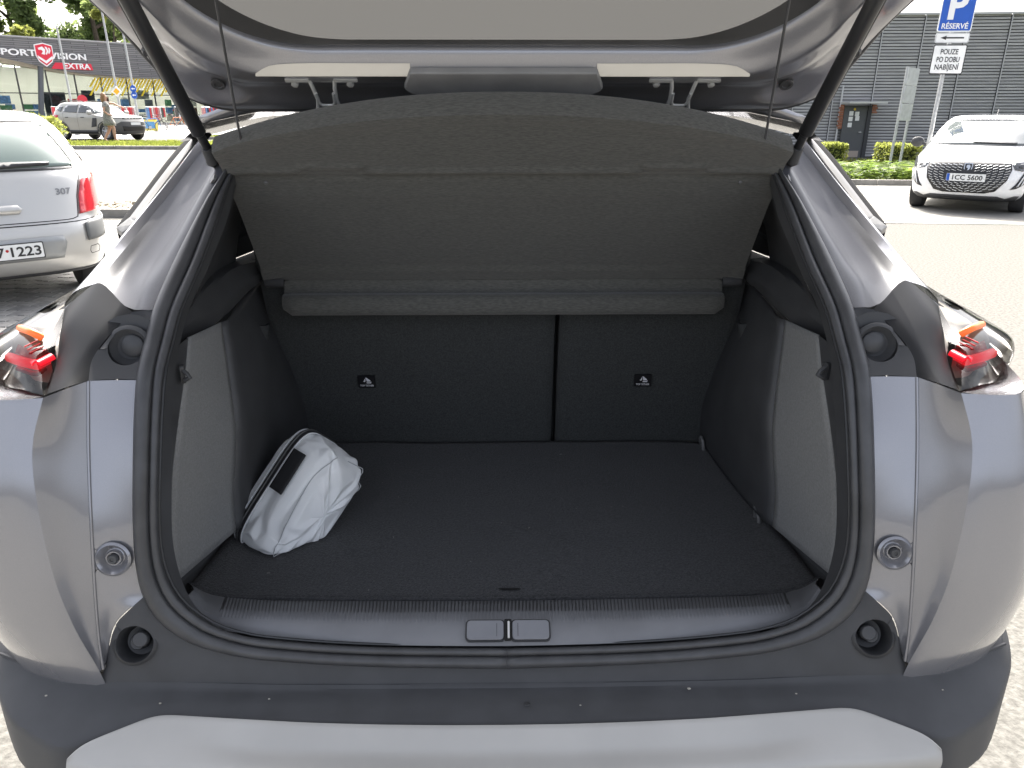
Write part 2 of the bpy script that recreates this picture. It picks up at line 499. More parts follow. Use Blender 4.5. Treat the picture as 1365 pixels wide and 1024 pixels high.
# glazing bays
bays = [-6.0, -3.6, -1.2, 1.3, 3.6, 5.9, 8.1, 10.4, 12.9, 15.4, 17.9, 20.4, 22.9, 25.4]
def soff_z(x):
    for (a, A_), (b, B_) in zip(lower, lower[1:]):
        if x <= b: return A_ + (B_ - A_) * (x - a) / (b - a) - .05 - .35 * max(0, ((A_ + (B_ - A_) * (x - a) / (b - a)) - 4.5) / 1.5)
    return 3.98
for a, b in zip(bays, bays[1:]):
    yy = 1.6
    win = poly_plate('shop_window', [(a, .0), (b, .0), (b, soff_z(b)), (a, soff_z(a))], shop_glass, shop, frame((0, yy, 0), (1, 0, 0), (0, 0, 1)), .012)
    box('mullion', (a - .05, yy - .08, 0), (a + .05, yy + .04, soff_z(a)), alu, win)
    tr = box('transom', (a + .05, yy - .06, 2.55), (b - .05, yy + .02, 2.63), alu, win)
for x in range(-6, 30, 3):
    for y in (3.2, 6.2, 9.2): box('added_glow_panel', (x, y, 5.0), (x + 1.8, y + .35, 5.08), mat('added_shop_glow', (.9, .9, .88), .5, emit=(1, .97, .92), estr=9.0), shop)  # unseen glowing panels added above the soffit line to brighten the shop interior
# yellow slanted slat screen above the windows
yel = mat('yellow_slats', (.75, .58, .02), .55)
for i in range(70):
    x0 = 7.6 + i * .31
    poly_plate('yellow_slat', [(x0, 4.0), (x0 + .17, 4.0), (x0 - .45 - .2 * (i * 5 % 3), 4.0 - .80 - .36 * (i * 5 % 3)), (x0 - .62 - .2 * (i * 5 % 3), 4.0 - .80 - .36 * (i * 5 % 3))], yel, shop, frame((0, 1.52, 0), (1, 0, 0), (0, 0, 1)), .05)
# leaning column and displays behind the glass
tube('leaning_column', [(2.0, .3, 0), (2.9, .3, 4.95)], .22, mat('column_grey', (.10, .11, .12), .6), shop, 12)
tube('leaning_column', [(-1.3, 1.2, 0), (-1.9, 1.2, 5.0)], .20, mat('column_pale', (.55, .54, .50), .6), shop, 12)
dr = random.Random(3)
disp = [mat('display_%d' % i, c, .7, var=.35, vscale=5) for i, c in enumerate(((.05, .06, .08), (.35, .05, .05), (.06, .14, .30), (.30, .30, .28), (.05, .16, .08), (.10, .05, .04)))]
for i in range(34):
    x = -5.5 + i * .95 + dr.uniform(-.2, .2); w = dr.uniform(.5, .9); h = dr.choice((1.3, 1.7, 2.2, 2.4))
    y = dr.uniform(3.5, 7.5)
    root_ = empty('display_rack', (0, 0, 0)); root_.parent = shop; root_.location = (x, y, .05)
    for kk in range(3):
        z0 = .1 + kk * h / 3
        box('rack_goods', (-w / 2, -.2, z0), (w / 2, .2, z0 + h / 3 - .12), dr.choice(disp), root_)
for x0, x1, z0, z1, m_ in ((3.1, 4.9, .5, 2.7, disp[0]), (6.3, 7.4, .6, 2.9, disp[0]), (11.0, 12.4, 2.2, 3.0, mat('poster_white', (.55, .55, .5), .7, col2=(.3, .3, .3), vscale=4))):
    box('window_poster', (x0, 1.75, z0), (x1, 1.78, z1), m_, shop)
# red round promotion disc on its stand
lathe('promotion_disc', [(.0, -.03), (.42, -.03), (.42, .03), (0, .03)], (5.1, -1.2, 2.05), (0, -1, 0), mat('promo_red', (.60, .03, .05), .5), shop, 24)
tube('promotion_stand', [(5.1, -1.15, 0), (5.1, -1.15, 1.7)], .04, alu, shop, 8)
# lettering and emblem on the fascia
signw = mat('sign_white', (.80, .80, .80), .5); signr = mat('sign_red', (.62, .02, .05), .5)
sgn = empty('shop_sign', (.1, 0, -.45)); sgn.parent = shop
def put_text(txt, size, x, z, m_, par, w_, y=-.06):
    me = text_mesh(txt, size, 'CENTER', .03, size * .022)
    xs_ = [v.co.x for v in me.vertices]; cur = max(xs_) - min(xs_); cx_ = (max(xs_) + min(xs_)) / 2
    me.transform(Matrix.Translation((x, y, z)) @ Matrix.Rotation(R(90), 4, 'X') @ Matrix.Diagonal((w_ / cur, 1, 1, 1)) @ Matrix.Translation((-cx_, 0, 0)))
    return link('sign_lettering', me, m_, par)
put_text('SPORT', .68, .95, 6.12, signw, sgn, 3.1)
put_text('VISION', .68, 4.95, 5.98, signw, sgn, 2.95)
Mf = lambda y: frame((0, y, 0), (1, 0, 0), (0, 0, 1))
EMX = .68
shield = [(1.75, 6.80), (2.45, 6.98), (3.15, 6.80), (3.15, 5.95), (2.95, 5.50), (2.45, 5.12), (1.95, 5.50), (1.75, 5.95)]
def scale_poly(p, k): cx_ = sum(q[0] for q in p) / len(p); cy_ = sum(q[1] for q in p) / len(p); return [(cx_ + (q[0] - cx_) * k, cy_ + (q[1] - cy_) * k) for q in p]
poly_plate('emblem_border', shield, signw, sgn, Matrix.Translation((EMX, 0, 0)) @ Mf(-.08), .08)
poly_plate('emblem_field', scale_poly(shield, .90), signr, sgn, Matrix.Translation((EMX, 0, 0)) @ Mf(-.10), .03)
poly_plate('emblem_chevron', [(1.88, 5.98), (2.45, 5.58), (3.02, 5.98), (3.0, 5.78), (2.45, 5.36), (1.90, 5.78)], signw, sgn, Matrix.Translation((EMX, 0, 0)) @ Mf(-.13), .03)
for q in ([(2.0, 6.55), (2.35, 6.68), (2.55, 6.45), (2.45, 6.05), (2.2, 6.1), (2.35, 6.3), (2.25, 6.42), (2.05, 6.4)], [(2.55, 6.68), (2.68, 6.66), (2.80, 6.35), (2.60, 6.05), (2.52, 6.12), (2.66, 6.35)], [(2.80, 6.62), (2.90, 6.58), (2.95, 6.38), (2.80, 6.12), (2.74, 6.2), (2.84, 6.38)]):
    poly_plate('emblem_mark', q, signw, sgn, Matrix.Translation((EMX, 0, 0)) @ Mf(-.13), .03)
poly_plate('sign_band', [(3.45, 4.98), (3.85, 5.48), (6.75, 5.48), (6.85, 4.98)], signr, sgn, Mf(-.05), .05)
put_text('EXTRA', .62, 5.55, 5.23, signw, sgn, 2.15, -.09)

# ---- dark slatted building behind the white car
def wall_curve(t):                       # plan curve of the facade, t in metres along
    x = 2.0 + t; return Vector((x, 33.6 - .012 * max(0, x - 15) ** 2 - .02 * (x - 8), 0))
hall = empty('slatted_building', (2.0, 33.6, -.42))
tag(hall, 'dark building clad in thin horizontal boards behind the clipped hedges', 'building')
HO = hall.location
HT = 5.57
n_ = 60
pts = [wall_curve(i * .55) - Vector((HO.x, HO.y, 0)) for i in range(n_)]
core = [[p + Vector((0, .12, 0)) for p in pts], [p + Vector((0, .12, HT)) for p in pts]]
solidify(link('wall', grid_mesh(core, 'wall', smooth=60), mat('wall_backing', (.08, .08, .082), .9), hall), .2, -1)
slat_m = mat('grey_slat_boards', (.30, .30, .305), .75, col2=(.43, .425, .425), vscale=3.0, stretch=(.35, .35, 6), bump=.3, bscale=40)
bm = bmesh.new(); sr = random.Random(11)
nrow = 46; rh = HT / nrow
for i in range(0, n_ - 3, 3):
    a, b = pts[i], pts[i + 3]; d = (b - a).normalized(); nrm = Vector((d.y, -d.x, 0))
    if i >= 0:
        for j in range(nrow):
            z0 = .06 + j * rh; off = .10 + sr.uniform(-.012, .012)
            p, q = a + d * .02 + nrm * (off - .12), b - d * .02 + nrm * (off - .12)
            z1 = z0 + rh * .72
            v = [bm.verts.new(w) for w in (p + Vector((0, 0, z0)), q + Vector((0, 0, z0)), q + Vector((0, 0, z1)), p + Vector((0, 0, z1)), p - nrm * .03 + Vector((0, 0, z0)), q - nrm * .03 + Vector((0, 0, z0)), q - nrm * .03 + Vector((0, 0, z1)), p - nrm * .03 + Vector((0, 0, z1)))]
            for fc in ((0, 1, 2, 3), (0, 4, 5, 1), (3, 2, 6, 7), (0, 3, 7, 4), (1, 5, 6, 2)): bm.faces.new([v[k] for k in fc])
tag(link('cladding_boards', bm_mesh(bm, 'cladding_boards', 0), slat_m, hall), kind='stuff')
for i in range(0, n_ - 3, 3):
    a = pts[i]
    tube('cover_batten', [a + Vector((0, -.06, 0)), a + Vector((0, -.06, HT))], .022, mat('batten_grey', (.45, .45, .455), .6), hall, 6)
link('roof_edge', grid_mesh([[p + Vector((0, -.10, HT)) for p in pts], [p + Vector((0, -.10, HT + .08)) for p in pts], [p + Vector((0, .5, HT + .08)) for p in pts]], 'roof_edge', smooth=0), mat('coping_metal', (.45, .45, .44), .4, .5), hall)
box('roof', (0, .3, HT - .3), (31, 14, HT), mat('roof_felt', (.12, .12, .12), .9), hall)
# steel door with canopy, notices and brick reveals
dx = 12.05
dy = wall_curve(dx).y - HO.y - .16
dr_ = box('door', (dx, dy - .04, .02), (dx + .98, dy + .06, 2.10), mat('door_grey', (.075, .078, .082), .55), hall)
box('door_panel', (dx + .08, dy - .06, .04), (dx + .98 - .14, dy - .035, .30), mat('kick_plate', (.33, .28, .24), .5, .3), dr_)
for (u, w) in ((.22, 1.72), (.22, 1.50), (.22, 1.26), (.47, 1.70), (.50, 1.52)):
    box('notice', (dx + u, dy - .06, w), (dx + u + .17, dy - .045, w + .18), mat('paper_white', (.75, .75, .73), .8), dr_)
lathe('yellow_sticker', [(.05, 0), (.05, .006), (0, .006)], (dx + .43, dy - .045, 1.98), (0, -1, 0), mat('sticker_yellow', (.7, .5, .05), .6), dr_, 14)
tube('door_handle', [(dx + .82, dy - .05, 1.06), (dx + .82, dy - .09, 1.06), (dx + .70, dy - .09, 1.06)], .018, chrome if 'bright_metal' in MATS else mat('bright_metal', (0.72, 0.72, 0.70), 0.22, 1.0), dr_, 8)
box('door_jamb', (dx + .98, dy - .10, 0), (dx + 1.14, dy + .06, 2.12), mat('jamb_dark', (.03, .031, .035), .6), hall)
box('canopy', (dx - .12, dy - .75, 2.20), (dx + 1.45, dy + .05, 2.27), mat('canopy_white', (.50, .50, .48), .5), hall)
brick_m = mat('red_brick', (.30, .13, .08), .9, var=.3, vscale=12)
for j in range(11):
    box('brick', (dx - .17 - .05 * (j % 2), dy - .05, 1.20 + j * .088), (dx - .02, dy + .04, 1.20 + j * .088 + .074), brick_m, hall)
    if j > 6: box('brick', (dx + 1.16, dy - .05, 1.20 + j * .088), (dx + 1.34 + .05 * (j % 2), dy + .04, 1.20 + j * .088 + .074), brick_m, hall)
# lightning conductor, cameras, wall lamp, downpipe
def on_wall(t, z, o_=-.10): p = wall_curve(t) - Vector((HO.x, HO.y, 0)); return Vector((p.x, p.y + o_, z))
tube('conductor_cable', [on_wall(20.35, HT - .1), on_wall(20.2, 4.8), on_wall(20.0, 3.4), on_wall(19.85, 2.6), on_wall(19.75, .2)], .022, mat('cable_pale', (.42, .42, .42), .6), hall, 6)
tube('downpipe', [on_wall(11.9, 0), on_wall(11.9, 2.9)], .04, mat('pipe_pale', (.5, .5, .5), .5), hall, 8)
for t_ in (19.75, 20.75):
    cb = box('security_camera', (0, 0, 0), (.32, .12, .12), mat('camera_white', (.7, .7, .7), .4), hall, .02)
    cb.location = on_wall(t_, HT - .42, -.32); cb.rotation_euler = (0, R(-28 if t_ < 20 else 24), R(-30))
wl = box('wall_lamp', (0, 0, 0), (.78, .14, .26), mat('lamp_white', (.7, .7, .68), .5), hall, .02); wl.location = on_wall(21.1, HT - 1.1, -.22)
for k in range(7):
    tube('stair_screen_bar', [on_wall(23.6 + k * .16, .6, -.9), on_wall(23.6 + k * .16, HT - .5, -.9)], .028, mat('screen_green_grey', (.30, .33, .33), .5), hall, 6)
# ================================================================ trees, hedges
bark = mat('tree_bark', (.085, .065, .048), .9, var=.3, vscale=6, bump=.6, bscale=20)
leaf_cols = {'dark': ((.12, .18, .06), (.22, .29, .11)), 'mid': ((.15, .21, .065), (.28, .34, .12)), 'light': ((.20, .23, .05), (.36, .38, .10))}
def leaf_mat(k):
    m = mat('leaf_' + k, leaf_cols[k][0], .55, col2=leaf_cols[k][1], vscale=.9)
    return m
def translucent(m):
    if m.get('tl'): return m
    N, L = m.node_tree.nodes, m.node_tree.links
    b = N['Principled BSDF']; t = N.new('ShaderNodeBsdfTranslucent'); mx = N.new('ShaderNodeMixShader'); mx.inputs[0].default_value = .6
    src = b.inputs['Base Color'].links[0].from_socket
    L.new(src, t.inputs[0]); L.new(b.outputs[0], mx.inputs[1]); L.new(t.outputs[0], mx.inputs[2]); L.new(mx.outputs[0], N['Material Output'].inputs[0])
    m['tl'] = 1
    return m
for k in leaf_cols: translucent(leaf_mat(k))
translucent(grass_m); translucent(leafg_m)
def tree(x, y, h, cw, tone, label, seed, leaf=.30, n=2600, base=.35, open_=.5, group=None):
    r_ = random.Random(seed); z0 = gz(x, y)
    root = empty('tree', (x, y, z0)); tag(root, label, 'tree', group)
    bm = bmesh.new()
    tips = []
    top = Vector((r_.uniform(-.4, .4), r_.uniform(-.4, .4), h * .82))
    trunk = cr([(0, 0, -.1), (r_.uniform(-.2, .2), r_.uniform(-.2, .2), h * .3), (r_.uniform(-.4, .4), 0, h * .6), top], 10)
    limbs = [(trunk, [max(.03, h * .022 * (1 - i / 10.5)) for i in range(10)])]
    for k in range(9):
        a = r_.uniform(0, 6.28); f = r_.uniform(.32, .85); p = trunk[int(f * 9)]
        L_ = cw * r_.uniform(.5, .95) * (1.15 - f * .5)
        e = p + Vector((math.cos(a) * L_, math.sin(a) * L_, L_ * r_.uniform(.25, .9)))
        mid_ = p.lerp(e, .5) + Vector((0, 0, -.08 * L_))
        limbs.append((cr([p, mid_, e], 6), [h * .009 * (1 - i / 7) + .015 for i in range(6)])); tips += [e, mid_.lerp(e, .4)]
    vs_, fs = [], []
    for pts, rad in limbs:
        rows = tube_rows(pts, 0, 6, rad); b = len(vs_)
        vs_ += [v for q in rows for v in q]
        for i in range(len(rows) - 1):
            for j in range(6): fs.append((b + i * 6 + j, b + i * 6 + (j + 1) % 6, b + (i + 1) * 6 + (j + 1) % 6, b + (i + 1) * 6 + j))
    link('trunk', mesh('trunk', vs_, fs, 60), bark, root)
    clumps = []
    for k in range(26):
        if k < len(tips): c = tips[k]
        else:
            a = r_.uniform(0, 6.28); zz = r_.uniform(base, 1.0); rr = cw * math.sqrt(max(.05, 1 - ((zz - (base + 1) / 2) / ((1 - base) / 2 + .08)) ** 2)) * r_.uniform(.3, 1.0)
            c = Vector((math.cos(a) * rr, math.sin(a) * rr, zz * h))
        clumps.append((c, cw * r_.uniform(.16, .34)))
    vs_, fs = [], []
    for k in range(n):
        c, rad = r_.choice(clumps)
        d = Vector((r_.gauss(0, 1), r_.gauss(0, 1), r_.gauss(0, .75))); d = d.normalized() * rad * r_.uniform(.25, 1.1)
        p = c + d; s_ = leaf * r_.uniform(.5, 1.25)
        u = Vector((r_.gauss(0, 1), r_.gauss(0, 1), r_.gauss(0, .6))).normalized(); w = u.cross(Vector((r_.gauss(0, 1), r_.gauss(0, 1), r_.gauss(0, 1)))).normalized()
        b = len(vs_)
        vs_ += [p - u * s_, p + w * s_ * .45, p + u * s_, p - w * s_ * .45]; fs.append((b, b + 1, b + 2, b + 3))
    link('crown', mesh('crown', vs_, fs, 0), leaf_mat(tone), root)
    return root
TR = 'trees behind the sports shop'
for x, y, h, cw, tone, lab, n, lf in (
        (-70, 96, 18, 6.0, 'mid', 'rounded olive-green tree above the sports shop roof end with SPORT lettering', 4200, .36),
        (-63, 94, 21, 5.0, 'dark', 'tall open tree rising above the emblem on the shop fascia', 2600, .34),
        (-58, 99, 23, 5.5, 'dark', 'tall thin-crowned tree behind the low sunlit tree over the shop', 2800, .34),
        (-53.5, 90, 12.0, 3.6, 'light', 'low bright yellow-green tree just above the shop fascia', 3000, .30),
        (-52, 102, 24, 5.2, 'dark', 'tall dark tree above the yellow slats of the shop', 3000, .36),
        (-46.5, 95, 17, 3.8, 'mid', 'slender green tree behind the shop roof beside the tall lamp mast', 2400, .32),
        (-43.0, 88, 12.3, 2.8, 'light', 'small pale yellow-green tree at the shop roof past the signs', 2200, .28),
        (-82, 112, 23, 7.0, 'dark', 'broad dark tree at the far end behind the shop', 3200, .42),
        (-76, 104, 20, 6.5, 'mid', 'leafy mid-green tree left of the emblem above the shop roof', 4200, .40),
        (-66, 108, 23, 6.0, 'mid', 'tall green tree behind the low sunlit tree on the shop roof line', 4200, .40),
        (-55, 112, 25, 6.5, 'mid', 'tall leafy tree filling the sky right of the VISION lettering', 4400, .42)):
    tree(x, y, h, cw, tone, lab, int(abs(x * 7) + y), lf * 1.1, int(n * 2.8), .20, group=TR)
def hedge(x0, x1, y0, y1, h, label, n, tone='mid', name='clipped_hedge', round_=0.0, leaf=.05):
    r_ = random.Random(int(x0 * 100)); cx_, cy_ = (x0 + x1) / 2, (y0 + y1) / 2; z0 = gz(cx_, cy_)
    root = empty(name, (cx_, cy_, z0)); tag(root, label, 'hedge' if name == 'clipped_hedge' else 'bush')
    vs_, fs = [], []
    for k in range(n):
        p = Vector((r_.uniform(-1, 1), r_.uniform(-1, 1), r_.uniform(0, 1)))
        if round_:
            q = Vector((p.x, p.y, p.z * 2 - 1)).normalized() * r_.uniform(.55, 1.05); p = Vector((q.x, q.y, (q.z + 1) / 2))
        else:
            ax = r_.choice((0, 1, 2, 2)); v = list(p)
            if ax < 2: v[ax] = r_.choice((-1, 1)) * r_.uniform(.88, 1.05)
            else: v[2] = r_.uniform(.9, 1.06)
            p = Vector(v)
        p = Vector((p.x * (x1 - x0) / 2, p.y * (y1 - y0) / 2, p.z * h)) + Vector((0, 0, .03 * noise.noise(p * 3)))
        u = Vector((r_.gauss(0, 1), r_.gauss(0, 1), r_.gauss(0, 1))).normalized(); w = u.cross(Vector((r_.gauss(0, 1), r_.gauss(0, 1), r_.gauss(0, 1)))).normalized(); s_ = leaf * r_.uniform(.6, 1.5)
        b = len(vs_); vs_ += [p - u * s_, p + w * s_ * .5, p + u * s_, p - w * s_ * .5]; fs.append((b, b + 1, b + 2, b + 3))
    link('foliage', mesh('foliage', vs_, fs, 0), leaf_mat(tone), root)
    k = .80
    bm = bmesh.new()
    if round_: bmesh.ops.create_icosphere(bm, subdivisions=2, radius=1, matrix=Matrix.Translation((0, 0, h * .5)) @ Matrix.Diagonal(((x1 - x0) * .36, (y1 - y0) * .36, h * .38, 1)))
    else: box_bm(bm, (-(x1 - x0) / 2 * k, -(y1 - y0) / 2 * k, 0), ((x1 - x0) / 2 * k, (y1 - y0) / 2 * k, h * .9))
    link('twig_core', bm_mesh(bm, 'twig_core', 30), mat('hedge_core', (.025, .035, .012), .95), root)
    return root
hedge(11.6, 12.5, 23.6, 24.8, .78, 'clipped box hedge beside the double-post sign frame', 2600, 'light')
hedge(9.95, 10.6, 24.4, 25.4, .80, 'clipped box hedge left of the grey steel door', 1800, 'light')
hedge(14.3, 15.4, 23.5, 24.4, .42, 'low brownish shrub behind the white hatchback mirror', 900, 'mid', 'low_shrub', 1.0)
hedge(-18.6, -16.4, 27.6, 29.4, 1.15, 'bright green bush at the tail of the beige SUV', 2600, 'light', 'roadside_bush', 1.0, .09)
# ================================================================ signs and masts
galv = mat('galvanised_steel', (.42, .43, .43), .45, .6, var=.12, vscale=20)
signback = mat('sign_back_grey', (.50, .51, .52), .5, .5, var=.1, vscale=8)
sg_white = mat('sign_sheet_white', (.74, .75, .74), .45)
sg_blue = mat('sign_sheet_blue', (.012, .085, .42), .4)
sg_black = mat('sign_print_black', (.02, .02, .022), .5)
sg_yellow = mat('sign_sheet_yellow', (.85, .42, .01), .45)
def flat_text(txt, size, m_, par, M_, w_=None, bold=.02):
    me = text_mesh(txt, size, 'CENTER', .001, size * bold)
    xs_ = [v.co.x for v in me.vertices]; cur = max(xs_) - min(xs_); cx_ = (max(xs_) + min(xs_)) / 2
    zs_ = [v.co.y for v in me.vertices]; cz_ = (max(zs_) + min(zs_)) / 2
    me.transform(M_ @ Matrix.Diagonal(((w_ / cur) if w_ else 1, 1, 1, 1)) @ Matrix.Translation((-cx_, -cz_, 0)))
    return link('sign_lettering', me, m_, par)
# parking sign for charging cars
px, py_ = 7.92, 14.75
ps = empty('parking_sign', (px, py_, gz(px, py_))); ps.rotation_euler = (0, R(1.0), R(-14)); ps.location.z -= .10
tag(ps, 'blue P parking sign above two white plates on a steel post', 'sign')
tube('post', [(0, 0.05, -.1), (0, 0.05, 3.62)], .038, galv, ps, 12)
def plate(nm, w, h, z, m_, rim, par, x=0.0, r=.03):
    b_ = poly_plate(nm, rrect(w, h, r), rim, par, frame((x, 0, z), (1, 0, 0), (0, 0, 1)), .012)
    poly_plate('plate_face', rrect(w - .035, h - .035, r * .7), m_, b_, frame((x, -.003, z), (1, 0, 0), (0, 0, 1)), .003)
    return b_
b_ = plate('sign_plate', .56, .70, 3.30, sg_blue, sg_white, ps, .02)
flat_text('P', .62, sg_white, b_, frame((.02, -.006, 3.38), (1, 0, 0), (0, 0, 1)), .30, .035)
flat_text('RÉSERVÉ', .125, sg_white, b_, frame((.02, -.006, 3.055), (1, 0, 0), (0, 0, 1)), .43, .02)
b_ = plate('arrow_plate', .56, .17, 2.85, sg_white, signback, ps, .02)
poly_plate('arrow', [(-.20, 0), (-.10, .035), (-.10, .012), (.19, .012), (.19, -.012), (-.10, -.012), (-.10, -.035)], sg_black, b_, frame((.02, -.0065, 2.85), (1, 0, 0), (0, 0, 1)), .002)
b_ = plate('text_plate', .56, .50, 2.49, sg_white, sg_black, ps, .02)
poly_plate('plate_margin', rrect(.557, .497, .03), sg_white, b_, frame((.02, .001, 2.49), (1, 0, 0), (0, 0, 1)), .003) if False else None
for i, t_ in enumerate(('POUZE', 'PO DOBU', 'NABÍJENÍ')):
    flat_text(t_, .125, sg_black, b_, frame((.02, -.0065, 2.62 - i * .13), (1, 0, 0), (0, 0, 1)), (.29, .38, .40)[i], .012)
# double-post frame seen nearly edge-on
fx, fy = 10.45, 21.0
fr = empty('sign_frame', (fx, fy, gz(fx, fy))); fr.rotation_euler = (0, R(2), R(38)); tag(fr, 'grey steel sign frame with two posts seen from its edge', 'sign')
for x in (-.28, .28): tube('post', [(x, 0, -.1), (x, 0, 2.75)], .035, galv, fr, 10)
for k in range(3): poly_plate('sign_board', rrect(.62, .42, .02), signback, fr, frame((0, -.05, 2.52 - k * .44), (1, 0, 0), (0, 0, 1)), .02)
# lamp masts and round signs by the crossing
def mast(x, y, h, label, lean=0.0, arm=None):
    m_ = empty('street_mast', (x, y, gz(x, y))); tag(m_, label, 'pole')
    tube('pole', [(0, 0, -.2), (lean * .5, 0, h * .5), (lean, 0, h)], .055, galv, m_, 12, [.062, .055, .045])
    lathe('pole_base', [(.13, 0), (.13, .08), (.09, .12), (0, .12)], (0, 0, 0), (0, 0, 1), galv, m_, 14)
    if arm: tube('arm', [(lean, 0, h - .1), (lean - arm * .5, 0, h + .25), (lean - arm, 0, h + .35)], .045, galv, m_, 8); box('lamp_head', (lean - arm - .7, -.14, h + .28), (lean - arm, .14, h + .40), galv, m_, .03)
    return m_
mast(-23.4, 42.0, 5.3, 'plain pale mast in front of the shop, rising to the VISION lettering', .0)
m2 = mast(-20.85, 42.0, 6.6, 'tall pale mast with a yellow diamond priority sign', -.1, 2.3)
def sgn_tf(z): return frame((0, -.10, z), (1, 0, 0), (0, 0, 1))
d_ = poly_plate('priority_sign', [(0, .27), (.27, 0), (0, -.27), (-.27, 0)], sg_white, m2, sgn_tf(2.2), .02)
poly_plate('sign_field', [(0, .17), (.17, 0), (0, -.17), (-.17, 0)], sg_yellow, d_, frame((0, -.105, 2.2), (1, 0, 0), (0, 0, 1)), .004)
m3 = mast(-20.05, 42.2, 5.9, 'tall pale mast with round blue arrow signs', -.1)
for z in (2.34, 2.02):
    c_ = poly_plate('direction_sign', [(.16 * math.cos(a), .18 * math.sin(a)) for a in [i * math.pi / 12 for i in range(24)]], sg_blue, m3, sgn_tf(z), .02)
    poly_plate('arrow', [(-.10, 0), (-.02, .06), (-.02, .025), (.10, .025), (.10, -.025), (-.02, -.025), (-.02, -.06)], sg_white, c_, frame((0, -.106, z), (1, 0, 0), (0, 0, 1)), .003)

# ================================================================ cars around
tyre = mat('tyre_rubber', (.025, .025, .026), .8, bump=.3, bscale=60)
alloy = mat('rim_alloy', (.45, .45, .46), .3, .9)
blackp = mat('car_black_plastic', (.035, .036, .038), .55, var=.15, vscale=20)
carglass = mat('car_window_dark', (.025, .030, .030), .03, spec=.7, coat=1.0)
wellm = mat('wheel_well', (.012, .012, .012), .9)
def shell(keys, n_ang=96, sub=7):
    """car body from stacked plan outlines: (z, y_rear, y_front, half_width, n_rear, n_front)"""
    kk = [Vector(k[:3]) for k in keys]; k2 = [Vector(k[3:6]) for k in keys]
    N = (len(keys) - 1) * sub + 1
    def interp(arr):
        out = []
        for i in range(len(arr) - 1):
            p0, p1, p2, p3 = arr[max(i - 1, 0)], arr[i], arr[i + 1], arr[min(i + 2, len(arr) - 1)]
            for j in range(sub):
                t = j / sub; out.append(.5 * ((2 * p1) + (p2 - p0) * t + (2 * p0 - 5 * p1 + 4 * p2 - p3) * t * t + (3 * p1 - p0 - 3 * p2 + p3) * t ** 3))
        return out + [arr[-1]]
    A_, B_ = interp(kk), interp(k2); rows = []
    for a, b in zip(A_, B_):
        z, yr, yf = a; w, nr, nf = b; c = (yr + yf) / 2; h = (yf - yr) / 2; row = []
        for k in range(n_ang):
            th = 2 * math.pi * k / n_ang; co, si = math.cos(th), math.sin(th)
            n = nf if si > 0 else nr
            row.append(Vector((w * math.copysign(abs(co) ** (2 / n), co), c + h * math.copysign(abs(si) ** (2 / n), si), z)))
        rows.append(row)
    nv = n_ang; vs_ = [v for r_ in rows for v in r_]; fs = []
    for i in range(len(rows) - 1):
        for j in range(nv): fs.append((i * nv + j, i * nv + (j + 1) % nv, (i + 1) * nv + (j + 1) % nv, (i + 1) * nv + j))
    fs.append(tuple(range(nv - 1, -1, -1))); fs.append(tuple((len(rows) - 1) * nv + j for j in range(nv)))
    return vs_, fs
